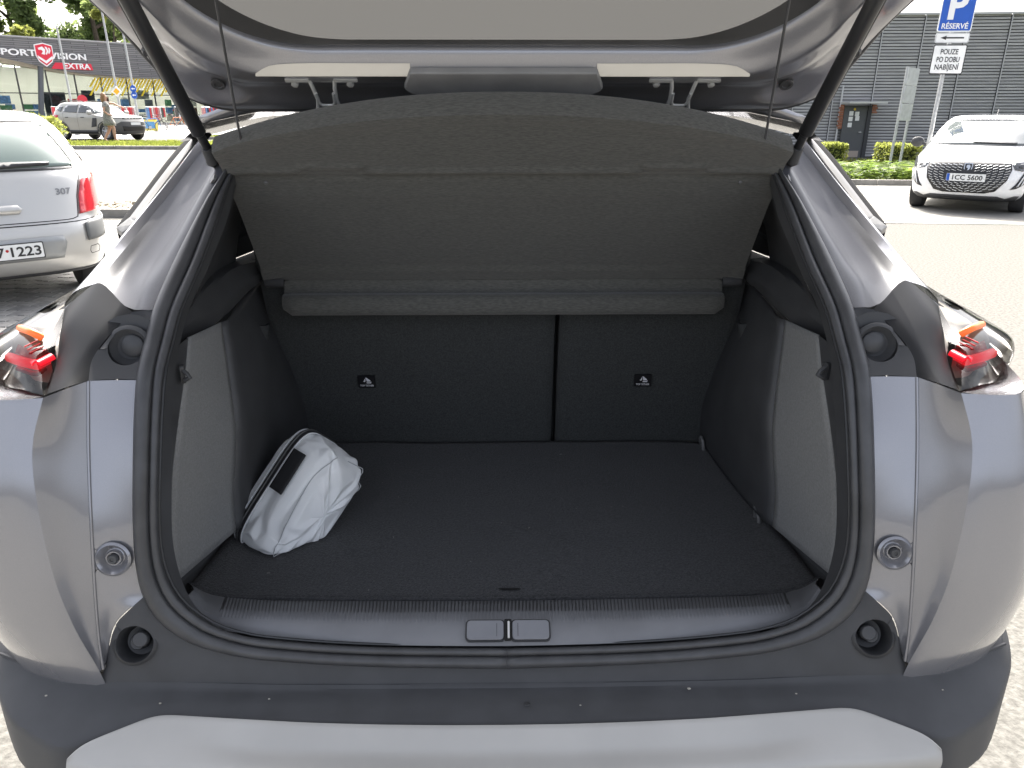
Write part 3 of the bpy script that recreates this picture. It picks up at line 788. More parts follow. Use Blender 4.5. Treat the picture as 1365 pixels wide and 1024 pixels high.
class Car:
    def __init__(self, name, label, keys, paint_m, wheels, wr, loc_, rz, hw, inset=.165):
        self.inset = inset
        self.root = empty(name, loc_, rz); tag(self.root, label, 'car')
        vs_, fs = shell(keys)
        me = mesh('body', vs_, fs, 40)
        o = link('body', me, paint_m, self.root)
        cutters = []
        for y in wheels:
            for s in (1, -1):
                cm = lathe_mesh([(0, -.30), (wr * 1.13, -.30), (wr * 1.13, .30), (0, .30)], 40)
                cm.transform(Matrix.Translation((s * (hw - .05), y, wr)) @ Matrix.Rotation(R(90), 4, 'Y'))
                c = link('cut', cm, wellm); c.parent = self.root; cutters.append(c)
                md = o.modifiers.new('well', 'BOOLEAN'); md.operation = 'DIFFERENCE'; md.object = c; md.solver = 'EXACT'
        dg = bpy.context.evaluated_depsgraph_get(); dg.update()
        new = bpy.data.meshes.new_from_object(o.evaluated_get(dg)); o.modifiers.clear()
        o.data = new; new.name = 'body'
        new.polygons.foreach_set('use_smooth', [True] * len(new.polygons)); new.set_sharp_from_angle(angle=R(40))
        for c in cutters: bpy.data.objects.remove(c)
        self.body = o; self.keys = keys; self.wr = wr; self.hw = hw
        bm = bmesh.new(); bm.from_mesh(new); self.bvh = BVHTree.FromBMesh(bm); bm.free()
        for y in wheels:
            for s in (1, -1): self.wheel(s, y)
    def wheel(self, s, y):
        r = self.wr; k = r / .33
        prof_ = [(0, -.11), (.28 * k, -.11), (.315 * k, -.10), (.33 * k, -.06), (.33 * k, .06), (.315 * k, .095), (.27 * k, .10), (.225 * k, .085)]
        t = lathe('wheel', prof_ + [(.215 * k, .03), (0, .03)], (s * (self.hw - self.inset), y, r), (s, 0, 0), tyre, self.root, 36)
        rim = lathe('rim', [(.222 * k, .088), (.222 * k, .098), (.20 * k, .098), (.195 * k, .05)], (s * (self.hw - self.inset), y, r), (s, 0, 0), alloy, t, 32)
        for i in range(5):
            a = 2 * math.pi * i / 5 + .3
            c = Vector((s * (self.hw - self.inset + .08), y, r)); d = Vector((0, math.cos(a), math.sin(a)))
            tube('spoke', [c + d * .03, c + d * .12 * k, c + d * .205 * k], .026 * k, alloy, t, 6, [.045 * k, .030 * k, .036 * k])
        lathe('hub', [(.06, .07), (.055, .085), (0, .09)], (s * (self.hw - self.inset), y, r), (s, 0, 0), alloy, t, 16)
    def hit(self, view, a, b):
        if view == 'rear': o, d = Vector((a, -9, b)), Vector((0, 1, 0))
        elif view == 'front': o, d = Vector((a, 9, b)), Vector((0, -1, 0))
        elif view == 'right': o, d = Vector((9, a, b)), Vector((-1, 0, 0))
        elif view == 'left': o, d = Vector((-9, a, b)), Vector((1, 0, 0))
        elif view == 'top': o, d = Vector((a, b, 9)), Vector((0, 0, -1))
        h = self.bvh.ray_cast(o, d)
        return h[0], h[1]
    def patch(self, name, view, outline, m_, lift=.004, step=.05, parent=None, thick=.006, sm=0):
        """skin piece lying on the body: outline in the given view, laid on the surface"""
        if sm:
            ol = [Vector((p[0], p[1], 0)) for p in outline]; k = len(ol); out = []
            for i in range(k):
                p0, p1, p2, p3 = ol[i - 1], ol[i], ol[(i + 1) % k], ol[(i + 2) % k]
                for j in range(sm):
                    t = j / sm; out.append(.5 * ((2 * p1) + (p2 - p0) * t + (2 * p0 - 5 * p1 + 4 * p2 - p3) * t * t + (3 * p1 - p0 - 3 * p2 + p3) * t ** 3))
            outline = [(p.x, p.y) for p in out]
        dense = []
        k = len(outline)
        for i in range(k):
            a, b = Vector(outline[i]), Vector(outline[(i + 1) % k]); n = max(1, int((b - a).length / step))
            dense += [a.lerp(b, j / n) for j in range(n)]
        def inside(q):
            c = False
            for i in range(len(dense)):
                a, b = dense[i], dense[(i + 1) % len(dense)]
                if (a.y > q[1]) != (b.y > q[1]) and q[0] < (b.x - a.x) * (q[1] - a.y) / (b.y - a.y) + a.x: c = not c
            return c
        pts = list(dense); x0, x1 = min(p.x for p in dense), max(p.x for p in dense); y0, y1 = min(p.y for p in dense), max(p.y for p in dense)
        nx, ny = max(1, int((x1 - x0) / step)), max(1, int((y1 - y0) / step))
        for i in range(nx):
            for j in range(ny):
                q = Vector((x0 + (i + .5) * (x1 - x0) / nx, y0 + (j + .5) * (y1 - y0) / ny))
                if inside(q): pts.append(q)
        r_ = delaunay_2d_cdt(pts, [], [list(range(len(dense)))], 1, 1e-6)
        vs_, ok = [], []
        for v in r_[0]:
            h, nm = self.hit(view, v.x, v.y)
            if h is None: vs_.append(Vector((0, 0, 0))); ok.append(False)
            else: vs_.append(h + nm * lift); ok.append(True)
        fs = [tuple(f) for f in r_[2] if all(ok[i] for i in f)]
        me = mesh(name, vs_, fs, 50)
        bm = bmesh.new(); bm.from_mesh(me); bmesh.ops.recalc_face_normals(bm, faces=bm.faces)
        loose = [v for v in bm.verts if not v.link_faces]; bmesh.ops.delete(bm, geom=loose, context='VERTS'); bm.to_mesh(me); bm.free()
        o = link(name, me, m_, parent or self.root)
        if thick: solidify(o, thick, 0)
        return o
    def seam(self, name, view, pts, m_=None, r=.004, parent=None):
        out = []
        for p in lin([(a, b, 0) for a, b in pts], max(8, len(pts) * 6)):
            h, nm = self.hit(view, p.x, p.y)
            if h is not None: out.append(h)
        return tube(name, out, r, m_ or wellm, parent or self.root, 5)
def plate_text(c, view_m, txt, w, par, blue=True, parts=None):
    pl = poly_plate('number_plate', rrect(.52, .11, .008), mat('plate_white', (.72, .73, .72), .4), par, view_m, .008)
    poly_plate('plate_rim', rrect(.535, .125, .01), blackp, pl, view_m @ Matrix.Translation((0, 0, -.002)), .012)
    if blue: poly_plate('plate_band', rrect(.04, .104, .004, cx=-.237), sg_blue, pl, view_m @ Matrix.Translation((0, 0, .001)), .003)
    flat_text(txt, .098, sg_black, pl, view_m @ Matrix.Translation((.02 if blue else 0, 0, .002)), w, .018)
    return pl
def mir2(pts): return [(-x, z) for x, z in pts]

# ---- silver hatchback, seen from the rear
silver = mat('pale_silver_paint', (.47, .465, .445), .34, .45, coat=.9, var=.03, vscale=700)
K = [(.24, -1.88, 1.95, .78, 5, 4), (.30, -2.02, 2.05, .83, 5, 4), (.40, -2.09, 2.10, .855, 4.5, 4), (.52, -2.10, 2.09, .868, 4.5, 4), (.62, -2.085, 2.04, .873, 4.5, 4), (.70, -2.045, 1.93, .873, 4.5, 4),
     (.85, -2.00, 1.62, .868, 4.5, 4), (.98, -1.955, 1.12, .852, 4.5, 4.5), (1.06, -1.90, .96, .828, 4.5, 4.5), (1.20, -1.77, .70, .765, 4.5, 4.5), (1.34, -1.60, .42, .695, 4.5, 4.5), (1.42, -1.46, .22, .645, 4.2, 4.2), (1.475, -1.28, .02, .575, 4, 4), (1.50, -1.02, -.18, .46, 3.5, 3.5), (1.51, -.75, -.42, .25, 3, 3)]
c1 = Car('silver_hatchback', 'older silver hatchback with red tail lamps parked on block paving', K, silver, (-1.25, 1.36), .31, (-5.21, 7.23, 0), R(40), .865)
rw = c1.patch('rear_window', 'rear', [(-.64, 1.08), (.64, 1.08), (.585, 1.22), (.50, 1.40), (-.50, 1.40), (-.585, 1.22)], mat('rear_glass_green', (.10, .14, .12), .04, spec=.6, coat=1.0), .004, .05, thick=.004)
c1.seam('window_seal', 'rear', [(-.655, 1.065), (.655, 1.065), (.60, 1.22), (.51, 1.415), (-.51, 1.415), (-.60, 1.22), (-.655, 1.065)], blackp, .010)
c1.patch('rear_wiper', 'rear', [(-.55, 1.045), (.20, 1.075), (.45, 1.085), (.45, 1.10), (.20, 1.105), (-.55, 1.085)], blackp, .028, .05, thick=.02)
c1.seam('tailgate_seam', 'rear', [(-.72, 1.02), (-.57, .70), (-.52, .685), (.52, .685), (.57, .70), (.60, .86), (.645, .98), (.68, 1.03)], wellm, .004)
lamp_red = mat('lamp_red_plastic', (.50, .012, .02), .12, spec=.6, coat=1.0, var=.25, vscale=5)
for s in (1, -1):
    f_ = (lambda p: p) if s > 0 else mir2
    tl = c1.patch('tail_lamp', 'rear', f_([(.585, .715), (.61, .86), (.655, .97), (.73, 1.02), (.82, .99), (.856, .87), (.852, .76), (.74, .725)]), lamp_red, .012, .03, thick=.012)
    c1.seam('lamp_rib', 'rear', f_([(.62, .85), (.85, .85)]), lamp_red, .012, tl)
    c1.patch('bumper_guard', 'rear', f_([(.60, .51), (.60, .64), (.66, .655), (.850, .66), (.858, .55), (.78, .51)]), mat('guard_grey', (.10, .105, .105), .6), .014, .04, thick=.012, sm=0)
    c1.patch('side_window', 'right' if s > 0 else 'left', [(-1.5, 1.10), (-1.15, 1.08), (-.2, 1.05), (.70, 1.02), (.42, 1.20), (.05, 1.38), (-.5, 1.42), (-1.1, 1.38), (-1.38, 1.24)], carglass, .004, .08, thick=.004)
    c1.seam('door_seam', 'right' if s > 0 else 'left', [(-.35, .35), (-.38, .9), (-.35, 1.03)])
c1.seam('bumper_seam', 'rear', [(-.84, .68), (-.6, .665), (.6, .665), (.84, .68)], wellm, .005)
rec = c1.patch('plate_recess', 'rear', [(-.40, .40), (.40, .40), (.44, .52), (.42, .575), (-.42, .575), (-.44, .52)], mat('silver_recess', (.30, .31, .31), .4, .4), .003, .06, thick=.003)
pt, pn = c1.hit('rear', 0, .485)
MP = frame((0, pt.y - .022, .485), (1, 0, 0), (0, 0, 1))
plate_text(c1, MP, '1CA7 1223', .44, c1.root, False) if False else None
pl = plate_text(c1, MP, '5A7 1223', .45, c1.root, False)
for o_ in [q for q in pl.children if q.name.startswith('sign_lettering')]:
    bpy.data.objects.remove(o_)
flat_text('7', .100, sg_black, pl, MP @ Matrix.Translation((-.02, 0, .002)), .048, .018)
flat_text('1223', .100, sg_black, pl, MP @ Matrix.Translation((.145, 0, .002)), .20, .018)
lathe('plate_seal', [(.011, 0), (.011, .002), (0, .002)], MP @ Vector((.022, .012, .001)), (0, -1, 0), lamp_red, pl, 14)
badge = mat('badge_chrome', (.22, .22, .22), .3, .8)
pt2, _ = c1.hit('rear', .57, .90)
bt = text_mesh('307', .066, 'CENTER', .0, .0012, 1.15)
for v in bt.vertices:
    h_, n_v = c1.hit('rear', .50 + v.co.x, .895 + v.co.y); v.co = h_ + n_v * .006
link('model_badge', bt, badge, c1.root)
# rampant emblem beside the plate lamp strip
pe = c1.hit('rear', 0, .90)[0]
ME = frame((0, pe.y - .012, .90), (1, 0, 0), (0, -.15, 1))
for q in ([(-.02, .07), (.01, .08), (.03, .06), (.045, .045), (.03, .035), (.02, .01), (.05, .0), (.045, -.02), (.015, -.015), (.03, -.05), (.045, -.07), (.01, -.07), (-.01, -.03), (-.03, -.06), (-.05, -.06), (-.03, -.02), (-.035, .03)],):
    poly_plate('rear_emblem', q, badge, c1.root, ME, .01)
c1.patch('handle_strip', 'rear', [(-.17, .755), (.17, .755), (.19, .785), (.16, .815), (-.16, .815), (-.19, .785)], silver, .022, .04, thick=.02)
c1.seam('tow_cover', 'rear', [(.62, .395), (.70, .395), (.71, .43), (.69, .455), (.62, .455), (.61, .42), (.62, .395)], wellm, .0025)
c1.patch('lower_valance', 'rear', [(-.74, .255), (.74, .255), (.78, .285), (-.78, .285)], blackp, .004, .05)

# ---- white hatchback facing the camera
white = mat('white_car_paint', (.78, .78, .77), .30, coat=1.0, var=.02, vscale=3)
K = [(.20, -1.92, 1.90, .80, 4.5, 4), (.27, -1.98, 2.00, .84, 4.5, 4.4), (.38, -2.02, 2.035, .86, 4.2, 4.4), (.52, -2.03, 2.03, .872, 4.2, 4.4), (.64, -2.01, 1.99, .872, 4.2, 4.4), (.72, -1.98, 1.93, .870, 4.2, 4.4), (.80, -1.94, 1.80, .864, 4.2, 4.4), (.88, -1.90, 1.45, .855, 4.2, 3.8), (.94, -1.88, 1.06, .842, 4.2, 4),
     (1.02, -1.82, .86, .812, 4.2, 4.2), (1.15, -1.66, .62, .755, 4.2, 4.2), (1.28, -1.48, .32, .690, 4.2, 4.2), (1.36, -1.34, .08, .640, 4, 4), (1.405, -1.18, -.12, .575, 3.8, 3.8), (1.425, -.95, -.30, .46, 3.5, 3.5), (1.432, -.75, -.48, .25, 3, 3)]
hd = R(180 - 36.0)
c2 = Car('white_hatchback', 'white hatchback with wide dark grille facing the boot', K, white, (-1.28, 1.27), .32, (8.12, 13.30, 0), hd, .865)
ws = c2.patch('windscreen', 'front', [(-.70, .985), (.70, .985), (.66, 1.10), (.58, 1.30), (.545, 1.345), (-.545, 1.345), (-.58, 1.30), (-.66, 1.10)], mat('windscreen_glass', (.10, .115, .11), .03, spec=.7, coat=1.0), .004, .05, thick=.004)
c2.seam('windscreen_seal', 'front', [(-.715, .975), (.715, .975), (.675, 1.10), (.595, 1.30), (.555, 1.36), (-.555, 1.36), (-.595, 1.30), (-.675, 1.10), (-.715, .975)], blackp, .010)
c2.patch('wiper', 'front', [(-.50, .985), (.10, 1.00), (.10, 1.015), (-.50, 1.005)], blackp, .02, .05, thick=.012)
c2.seam('bonnet_seam', 'front', [(-.70, .80), (-.55, .755), (-.40, .745), (.40, .745), (.55, .755), (.70, .80)], wellm, .004)
gr = c2.patch('grille', 'front', [(-0.537, 0.752), (-0.226, 0.764), (0.226, 0.764), (0.537, 0.752), (0.565, 0.67), (0.531, 0.516), (0.407, 0.356), (0.271, 0.323), (-0.271, 0.323), (-0.407, 0.356), (-0.531, 0.516), (-0.565, 0.67)], mat('grille_black', (.012, .012, .013), .35), .006, .05, thick=.006)
chip = mat('grille_chrome', (.50, .52, .55), .25, .9)
gb = c2
for j in range(11):
    z = .352 + j * .037
    hw_ = (.25, .39, .44, .475, .505, .525, .54, .545, .55, .545, .53)[j]
    n_ = int(hw_ * 2 / .075)
    for i in range(n_):
        x0 = -hw_ + i * (2 * hw_ / n_); x1 = x0 + 2 * hw_ / n_ * .80
        if abs((x0 + x1) / 2) < .27 and .47 < z < .615: continue
        if abs((x0 + x1) / 2) < .07 and z > .62: continue
        cxm = (x0 + x1) / 2; sk_ = .010 * (1 if cxm > 0 else -1)
        p = [(x0, z - sk_), (x1, z + sk_), (x1, z + sk_ + .011), (x0, z - sk_ + .011)]
        h0, h1 = c2.hit('front', x0, z)[0], c2.hit('front', x1, z)[0]
        if h0 is None or h1 is None: continue
        tube('grille_bar', [h0 + Vector((0, .018, -sk_)), h1 + Vector((0, .018, sk_))], .0075, chip, gr, 5)
pc = c2.hit('front', 0, .545)[0]
MP = frame((0, pc.y + .022, .545), (-1, 0, 0), (0, 0, 1))
plate_text(c2, MP, '1CC 5600', .40, c2.root, True)
pe = c2.hit('front', 0, .69)[0]
MS = frame((0, pe.y + .02, .69), (-1, 0, 0), (0, -.25, 1))
sh = [(-.055, .065), (0, .07), (.055, .065), (.055, -.02), (.03, -.055), (0, -.07), (-.03, -.055), (-.055, -.02)]
em = poly_plate('front_emblem', sh, chip, c2.root, MS, .012)
poly_plate('emblem_field', scale_poly(sh, .82), mat('grille_black', (.012, .012, .013), .35), em, MS @ Matrix.Translation((0, 0, .002)), .003)
poly_plate('emblem_mark', [(-.02, .035), (.015, .042), (.03, .01), (.02, -.03), (-.005, -.045), (.0, -.01), (-.025, .0)], chip, em, MS @ Matrix.Translation((0, 0, .004)), .002)
lampg = mat('headlamp_glass', (.10, .105, .11), .06, .3, coat=1.0, var=.5, vscale=14)
for s in (1, -1):
    f_ = (lambda p: p) if s > 0 else mir2
    hl = c2.patch('headlamp', 'front', f_([(.545, .745), (.60, .665), (.70, .645), (.80, .66), (.84, .71), (.835, .775), (.76, .805), (.68, .79), (.60, .77)]), lampg, .008, .03, thick=.008)
    c2.patch('lamp_lens', 'front', f_([(.63, .70), (.69, .675), (.74, .70), (.72, .745), (.65, .745)]), mat('lamp_dark', (.02, .02, .022), .1, coat=1.0), .014, .03, hl, .006)
    vt = c2.patch('air_intake', 'front', f_([(.585, .385), (.66, .40), (.74, .45), (.80, .56), (.815, .645), (.72, .63), (.69, .56), (.645, .46)]), mat('grille_black', (.012, .012, .013), .35), .006, .03, thick=.006)
    for k in range(3):
        c2.patch('running_lamp', 'front', f_([(.655 + .045 * k, .425 + .012 * k), (.672 + .045 * k, .430 + .012 * k), (.748 + .027 * k, .625), (.730 + .027 * k, .622)]), mat('lamp_strip_white', (.62, .63, .64), .25, coat=.5), .016, .04, vt, .006)
    c2.patch('side_window', 'right' if s > 0 else 'left', [(-1.2, 1.06), (-.2, 1.02), (.55, .98), (.30, 1.15), (-.05, 1.30), (-.5, 1.345), (-1.0, 1.28)], carglass, .004, .08, thick=.004)
    mr = lathe('door_mirror', [(.0, -.05), (.06, -.045), (.10, -.01), (.105, .03), (.09, .055), (0, .06)], (0, 0, 0), (0, -1, 0), blackp, c2.root, 20)
    mr.location = (.96 * s, .60, 1.0); mr.scale = (1.0, 1, .8)
    tube('mirror_arm', [(-.15 * s, .0, -.04), (0, 0, -.02)], .025, blackp, mr, 8)
c2.patch('lower_lip', 'front', [(-.66, .205), (.66, .205), (.80, .25), (.82, .275), (.66, .29), (.55, .25), (.45, .285), (-.45, .285), (-.55, .25), (-.66, .29), (-.82, .275), (-.80, .25)], blackp, .006, .05)
pr_ = c2.hit('front', 0, 1.345)
lathe('mirror_sensor', [(.06, 0), (.055, .008), (0, .012)], pr_[0] + Vector((0, -.02, -.03)), (0, .6, .8), blackp, c2.root, 16)
tube('roof_aerial', [(0, -1.05, 1.425), (0, -1.2, 1.52)], .008, blackp, c2.root, 6)

# ---- beige SUV by the crossing
beige = mat('beige_car_paint', (.40, .385, .34), .35, .25, coat=.8, var=.03, vscale=3)
K = [(.26, -2.02, 2.00, .82, 4.5, 4.5), (.34, -2.11, 2.10, .87, 4.5, 4.2), (.50, -2.15, 2.165, .895, 4.5, 4.2), (.70, -2.15, 2.16, .905, 4.5, 4.2), (.86, -2.13, 2.12, .905, 4.5, 4.2), (.98, -2.10, 2.02, .90, 4.5, 4.2), (1.05, -2.07, 1.60, .885, 4.5, 4.2), (1.11, -2.04, 1.12, .87, 4.5, 4.2), (1.24, -1.95, .86, .825, 4.5, 4.5),
     (1.40, -1.80, .52, .765, 4.5, 4.5), (1.52, -1.66, .22, .71, 4.2, 4.2), (1.58, -1.52, .0, .64, 4, 4), (1.61, -1.2, -.2, .50, 3.5, 3.5), (1.62, -.95, -.45, .28, 3, 3)]
c3 = Car('beige_suv', 'beige SUV with black wheel-arch cladding behind the grass verge', K, beige, (-1.31, 1.35), .36, (-18.75, 35.6, gz(-18.7, 35.6)), math.atan2(-.363, .933) - R(90), .90, .115)
for s in (1, -1):
    vw = 'right' if s > 0 else 'left'
    c3.patch('front_side_window', vw, [(-.18, 1.16), (.80, 1.13), (.62, 1.27), (.30, 1.47), (-.15, 1.50)], carglass, .005, .08, thick=.004)
    c3.patch('rear_side_window', vw, [(-1.12, 1.19), (-.25, 1.16), (-.22, 1.50), (-.85, 1.49), (-1.0, 1.40)], carglass, .005, .08, thick=.004)
    c3.patch('quarter_window', vw, [(-1.62, 1.26), (-1.22, 1.20), (-1.10, 1.42), (-1.35, 1.44)], carglass, .005, .08, thick=.004)
    for y in (-1.31, 1.35):
        ring = []
        for k in range(13): a = math.pi * k / 12; ring.append((y + .50 * math.cos(a), .36 + .46 * math.sin(a)))
        for k in range(13): a = math.pi * (12 - k) / 12; ring.append((y + .405 * math.cos(a), .36 + .405 * math.sin(a)))
        c3.patch('arch_cladding', vw, ring, blackp, .014, .05, thick=.012)
    c3.patch('sill_cladding', vw, [(-.82, .30), (.86, .30), (.86, .44), (-.82, .44)], blackp, .014, .08, thick=.012)
    c3.patch('door_cladding', vw, [(.55, .56), (.86, .60), (.93, .95), (.70, .95)], blackp, .012, .06)
    c3.seam('door_seam', vw, [(-.22, .44), (-.22, 1.12)]); c3.seam('door_seam', vw, [(.80, .44), (.90, 1.08)]); c3.seam('door_seam', vw, [(-1.05, .75), (-1.12, 1.15)])
    for y in (.10, -.85): c3.patch('door_handle', vw, [(y - .1, .955), (y + .1, .955), (y + .1, .985), (y - .1, .985)], blackp, .02, .05)
    mr = lathe('door_mirror', [(.0, -.06), (.08, -.05), (.12, 0), (.12, .04), (.10, .07), (0, .07)], (0, 0, 0), (0, -1, 0), mat('mirror_pale', (.42, .41, .38), .4), c3.root, 18)
    mr.location = (1.0 * s, .68, 1.17); mr.scale = (1.1, 1, .8)
    tube('mirror_arm', [(-.14 * s, 0, -.04), (0, 0, -.02)], .03, blackp, mr, 8)
    tube('roof_rail', [(.60 * s, -1.45, 1.60), (.62 * s, -1.2, 1.655), (.62 * s, -.2, 1.655), (.60 * s, .02, 1.60)], .020, blackp, c3.root, 8)
    hl = c3.patch('headlamp', 'front', [(.52 * s, .93), (.86 * s, .93), (.88 * s, 1.02), (.52 * s, .985)], lampg, .01, .04)
    c3.patch('tail_lamp', 'rear', [(.60 * s, .95), (.86 * s, .92), (.86 * s, 1.05), (.80 * s, 1.10), (.60 * s, 1.0)], lamp_red, .01, .05)
c3.patch('windscreen', 'front', [(-.76, 1.15), (.76, 1.15), (.66, 1.47), (.60, 1.50), (-.60, 1.50), (-.66, 1.47)], mat('windscreen_glass', (.10, .115, .11), .03, spec=.7, coat=1.0), .005, .06)
gr3 = c3.patch('grille', 'front', [(-.55, .90), (.55, .90), (.56, .995), (-.56, .995)], mat('grille_black', (.012, .012, .013), .35), .01, .05)
for k in range(6): c3.patch('grille_block', 'front', [(-.46 + k * .17, .935), (-.38 + k * .17, .935), (-.38 + k * .17, .965), (-.46 + k * .17, .965)], chip, .022, .05, gr3)
c3.patch('front_cladding', 'front', [(-.86, .30), (.86, .30), (.87, .62), (.62, .80), (-.62, .80), (-.87, .62)], mat('cladding_grey', (.07, .07, .07), .6), .012, .06, thick=.012)
c3.patch('lower_grille', 'front', [(-.58, .42), (.58, .42), (.62, .62), (-.62, .62)], mat('grille_black', (.012, .012, .013), .35), .026, .06)
pc = c3.hit('front', 0, .72)[0]
pl3 = poly_plate('number_plate', rrect(.52, .11, .008), mat('plate_white', (.72, .73, .72), .4), c3.root, frame((0, pc.y + .04, .71), (-1, 0, 0), (0, 0, 1)), .012)
# ================================================================ the walking woman, bicycles
skin_m = mat('skin', (.52, .30, .21), .55, var=.06, vscale=20)
def skin_body(name, nodes, edges, m_, parent, sub=2):
    """continuous figure grown from joints: nodes = {key: (x, y, z, r)}"""
    keys = list(nodes); idx = {k: i for i, k in enumerate(keys)}
    me = bpy.data.meshes.new(name)
    me.from_pydata([nodes[k][:3] for k in keys], [(idx[a], idx[b]) for a, b in edges], [])
    o = bpy.data.objects.new(name, me); COL.objects.link(o); o.parent = parent
    md = o.modifiers.new('skin', 'SKIN')
    for i, k in enumerate(keys):
        sv = me.skin_vertices[0].data[i]; r = nodes[k][3]
        sv.radius = r if isinstance(r, tuple) else (r, r); sv.use_root = (i == 0)
    sb = o.modifiers.new('sub', 'SUBSURF'); sb.levels = sub; sb.render_levels = sub
    dg = bpy.context.evaluated_depsgraph_get(); dg.update()
    new = bpy.data.meshes.new_from_object(o.evaluated_get(dg)); o.modifiers.clear(); o.data = new
    new.materials.clear(); new.materials.append(m_)
    new.polygons.foreach_set('use_smooth', [True] * len(new.polygons))
    return o
wx, wy = -16.35, 31.75
wom = empty('person', (wx, wy, gz(wx, wy) + .02)); wom.rotation_euler = (0, 0, R(28)); wom.scale = (1.09, 1.09, 1.09)
tag(wom, 'woman in a short grey patterned dress walking, one arm raised forward', 'person')
# faces local +X
nd = {'pelvis': (0, 0, .93, (.115, .14)), 'waist': (.01, 0, 1.08, (.10, .12)), 'chest': (.015, 0, 1.26, (.11, .14)), 'neckb': (.0, 0, 1.40, (.06, .07)), 'neck': (.015, 0, 1.47, .048), 'head0': (.03, 0, 1.545, (.072, .066)), 'head1': (.025, 0, 1.625, (.088, .074)), 'head2': (.015, 0, 1.70, (.06, .055)),
      'shR': (.01, -.16, 1.37, .055), 'elR': (-.10, -.24, 1.13, .042), 'wrR': (.05, -.20, .99, .030), 'haR': (.10, -.17, .98, (.034, .022)),
      'shL': (.02, .16, 1.37, .055), 'elL': (.26, .20, 1.40, .042), 'wrL': (.46, .17, 1.28, .030), 'haL': (.53, .16, 1.25, (.034, .022)),
      'hipR': (0, -.09, .86, .10), 'knR': (.16, -.09, .50, .062), 'caR': (.13, -.09, .36, .056), 'anR': (.16, -.09, .09, .038), 'toR': (.32, -.10, .035, .034),
      'hipL': (0, .09, .86, .10), 'knL': (.02, .09, .50, .062), 'caL': (-.06, .09, .36, .056), 'anL': (-.22, .09, .12, .038), 'toL': (-.10, .10, .035, .034)}
ed = [('pelvis', 'waist'), ('waist', 'chest'), ('chest', 'neckb'), ('neckb', 'neck'), ('neck', 'head0'), ('head0', 'head1'), ('head1', 'head2')]
for s in 'RL': ed += [('chest', 'sh' + s), ('sh' + s, 'el' + s), ('el' + s, 'wr' + s), ('wr' + s, 'ha' + s), ('pelvis', 'hip' + s), ('hip' + s, 'kn' + s), ('kn' + s, 'ca' + s), ('ca' + s, 'an' + s), ('an' + s, 'to' + s)]
for s, c in (('R', (.10, -.17, .98)), ('L', (.53, .16, 1.25))):
    for k in range(4):
        o_ = -.022 + .0145 * k; ln = (.055, .066, .062, .048)[k]
        nd['f%s%da' % (s, k)] = (c[0] + .045, c[1] + o_ * .8, c[2] + o_, .0085); nd['f%s%db' % (s, k)] = (c[0] + .045 + ln * .8, c[1] + o_, c[2] + o_ - .02, .0075)
        ed += [('ha' + s, 'f%s%da' % (s, k)), ('f%s%da' % (s, k), 'f%s%db' % (s, k))]
    nd['t' + s] = (c[0] + .02, c[1], c[2] + .055, .009); ed.append(('ha' + s, 't' + s))
body = skin_body('body', nd, ed, skin_m, wom)
# dress: lathe-like loft round the torso, to mid thigh
dress_m = mat('dress_cloth', (.13, .13, .12), .9, col2=(.34, .33, .29), vscale=28)
rings = [(1.41, .075, .10, .0), (1.36, .115, .175, .01), (1.26, .135, .165, .02), (1.10, .115, .135, .015), (.98, .135, .16, .005), (.86, .155, .185, .01), (.72, .19, .20, .035), (.62, .21, .205, .04)]
rows = [[Vector((cx_ + rx * math.cos(a) * (1 + .05 * math.sin(a * 5 + z * 9) * (1 if z < .9 else 0)), ry * math.sin(a), z)) for a in [2 * math.pi * k / 28 for k in range(28)]] for z, rx, ry, cx_ in rings]
solidify(link('dress', grid_mesh([[*r] for r in rows], 'dress', close_v=True, smooth=60), dress_m, wom), .008)
tube('dress_hem', rows[-1] + [rows[-1][0]], .008, mat('hem_pale', (.55, .54, .50), .8), wom, 6)
for s, sg_ in (('R', -1), ('L', 1)):
    a_, b_ = Vector(nd['sh' + s][:3]), Vector(nd['el' + s][:3])
    link('sleeve', tube_mesh([a_ + Vector((0, -.05 * sg_, .0)), a_, a_.lerp(b_, .5)], .07, 12, [.085, .074, .066], cap=False), dress_m, wom)
# hair: long, down the back
hair_m = mat('brown_hair', (.20, .105, .05), .5, col2=(.34, .20, .10), vscale=40, stretch=(1, 1, .1))
bm = bmesh.new()
bmesh.ops.create_uvsphere(bm, u_segments=20, v_segments=14, radius=1, matrix=Matrix.Translation((-.010, 0, 1.64)) @ Matrix.Diagonal((.100, .090, .112, 1)))
for v in list(bm.verts):
    if v.co.x > .035 and v.co.z < 1.69: v.co.x = .035 + (v.co.x - .035) * .1
    if v.co.z < 1.60: v.co.z = 1.60 - (1.60 - v.co.z) * 3.2; v.co.x -= .03
link('hair', bm_mesh(bm, 'hair', 60), hair_m, wom)
fd = mat('face_dark', (.05, .03, .025), .5)
for y in (-.028, .028): lathe('eye', [(.011, 0), (.007, .004), (0, .005)], (.105, y, 1.615), (1, 0, .0), fd, wom, 8)
lathe('nose', [(.014, 0), (.008, .02), (0, .024)], (.105, 0, 1.585), (1, 0, -.3), skin_m, wom, 8)
box('mouth', (.098, -.018, 1.548), (.108, .018, 1.556), mat('lips', (.40, .12, .10), .5), wom, .002)
for s in 'RL':
    a_, t_ = Vector(nd['an' + s][:3]), Vector(nd['to' + s][:3])
    tube('shoe', [a_ + Vector((-.03, 0, -.055)), a_.lerp(t_, .5) + Vector((0, 0, -.035)), t_ + Vector((.03, 0, -.012))], .04, mat('shoe_dark', (.05, .045, .04), .6), wom, 10, [.042, .044, .034])

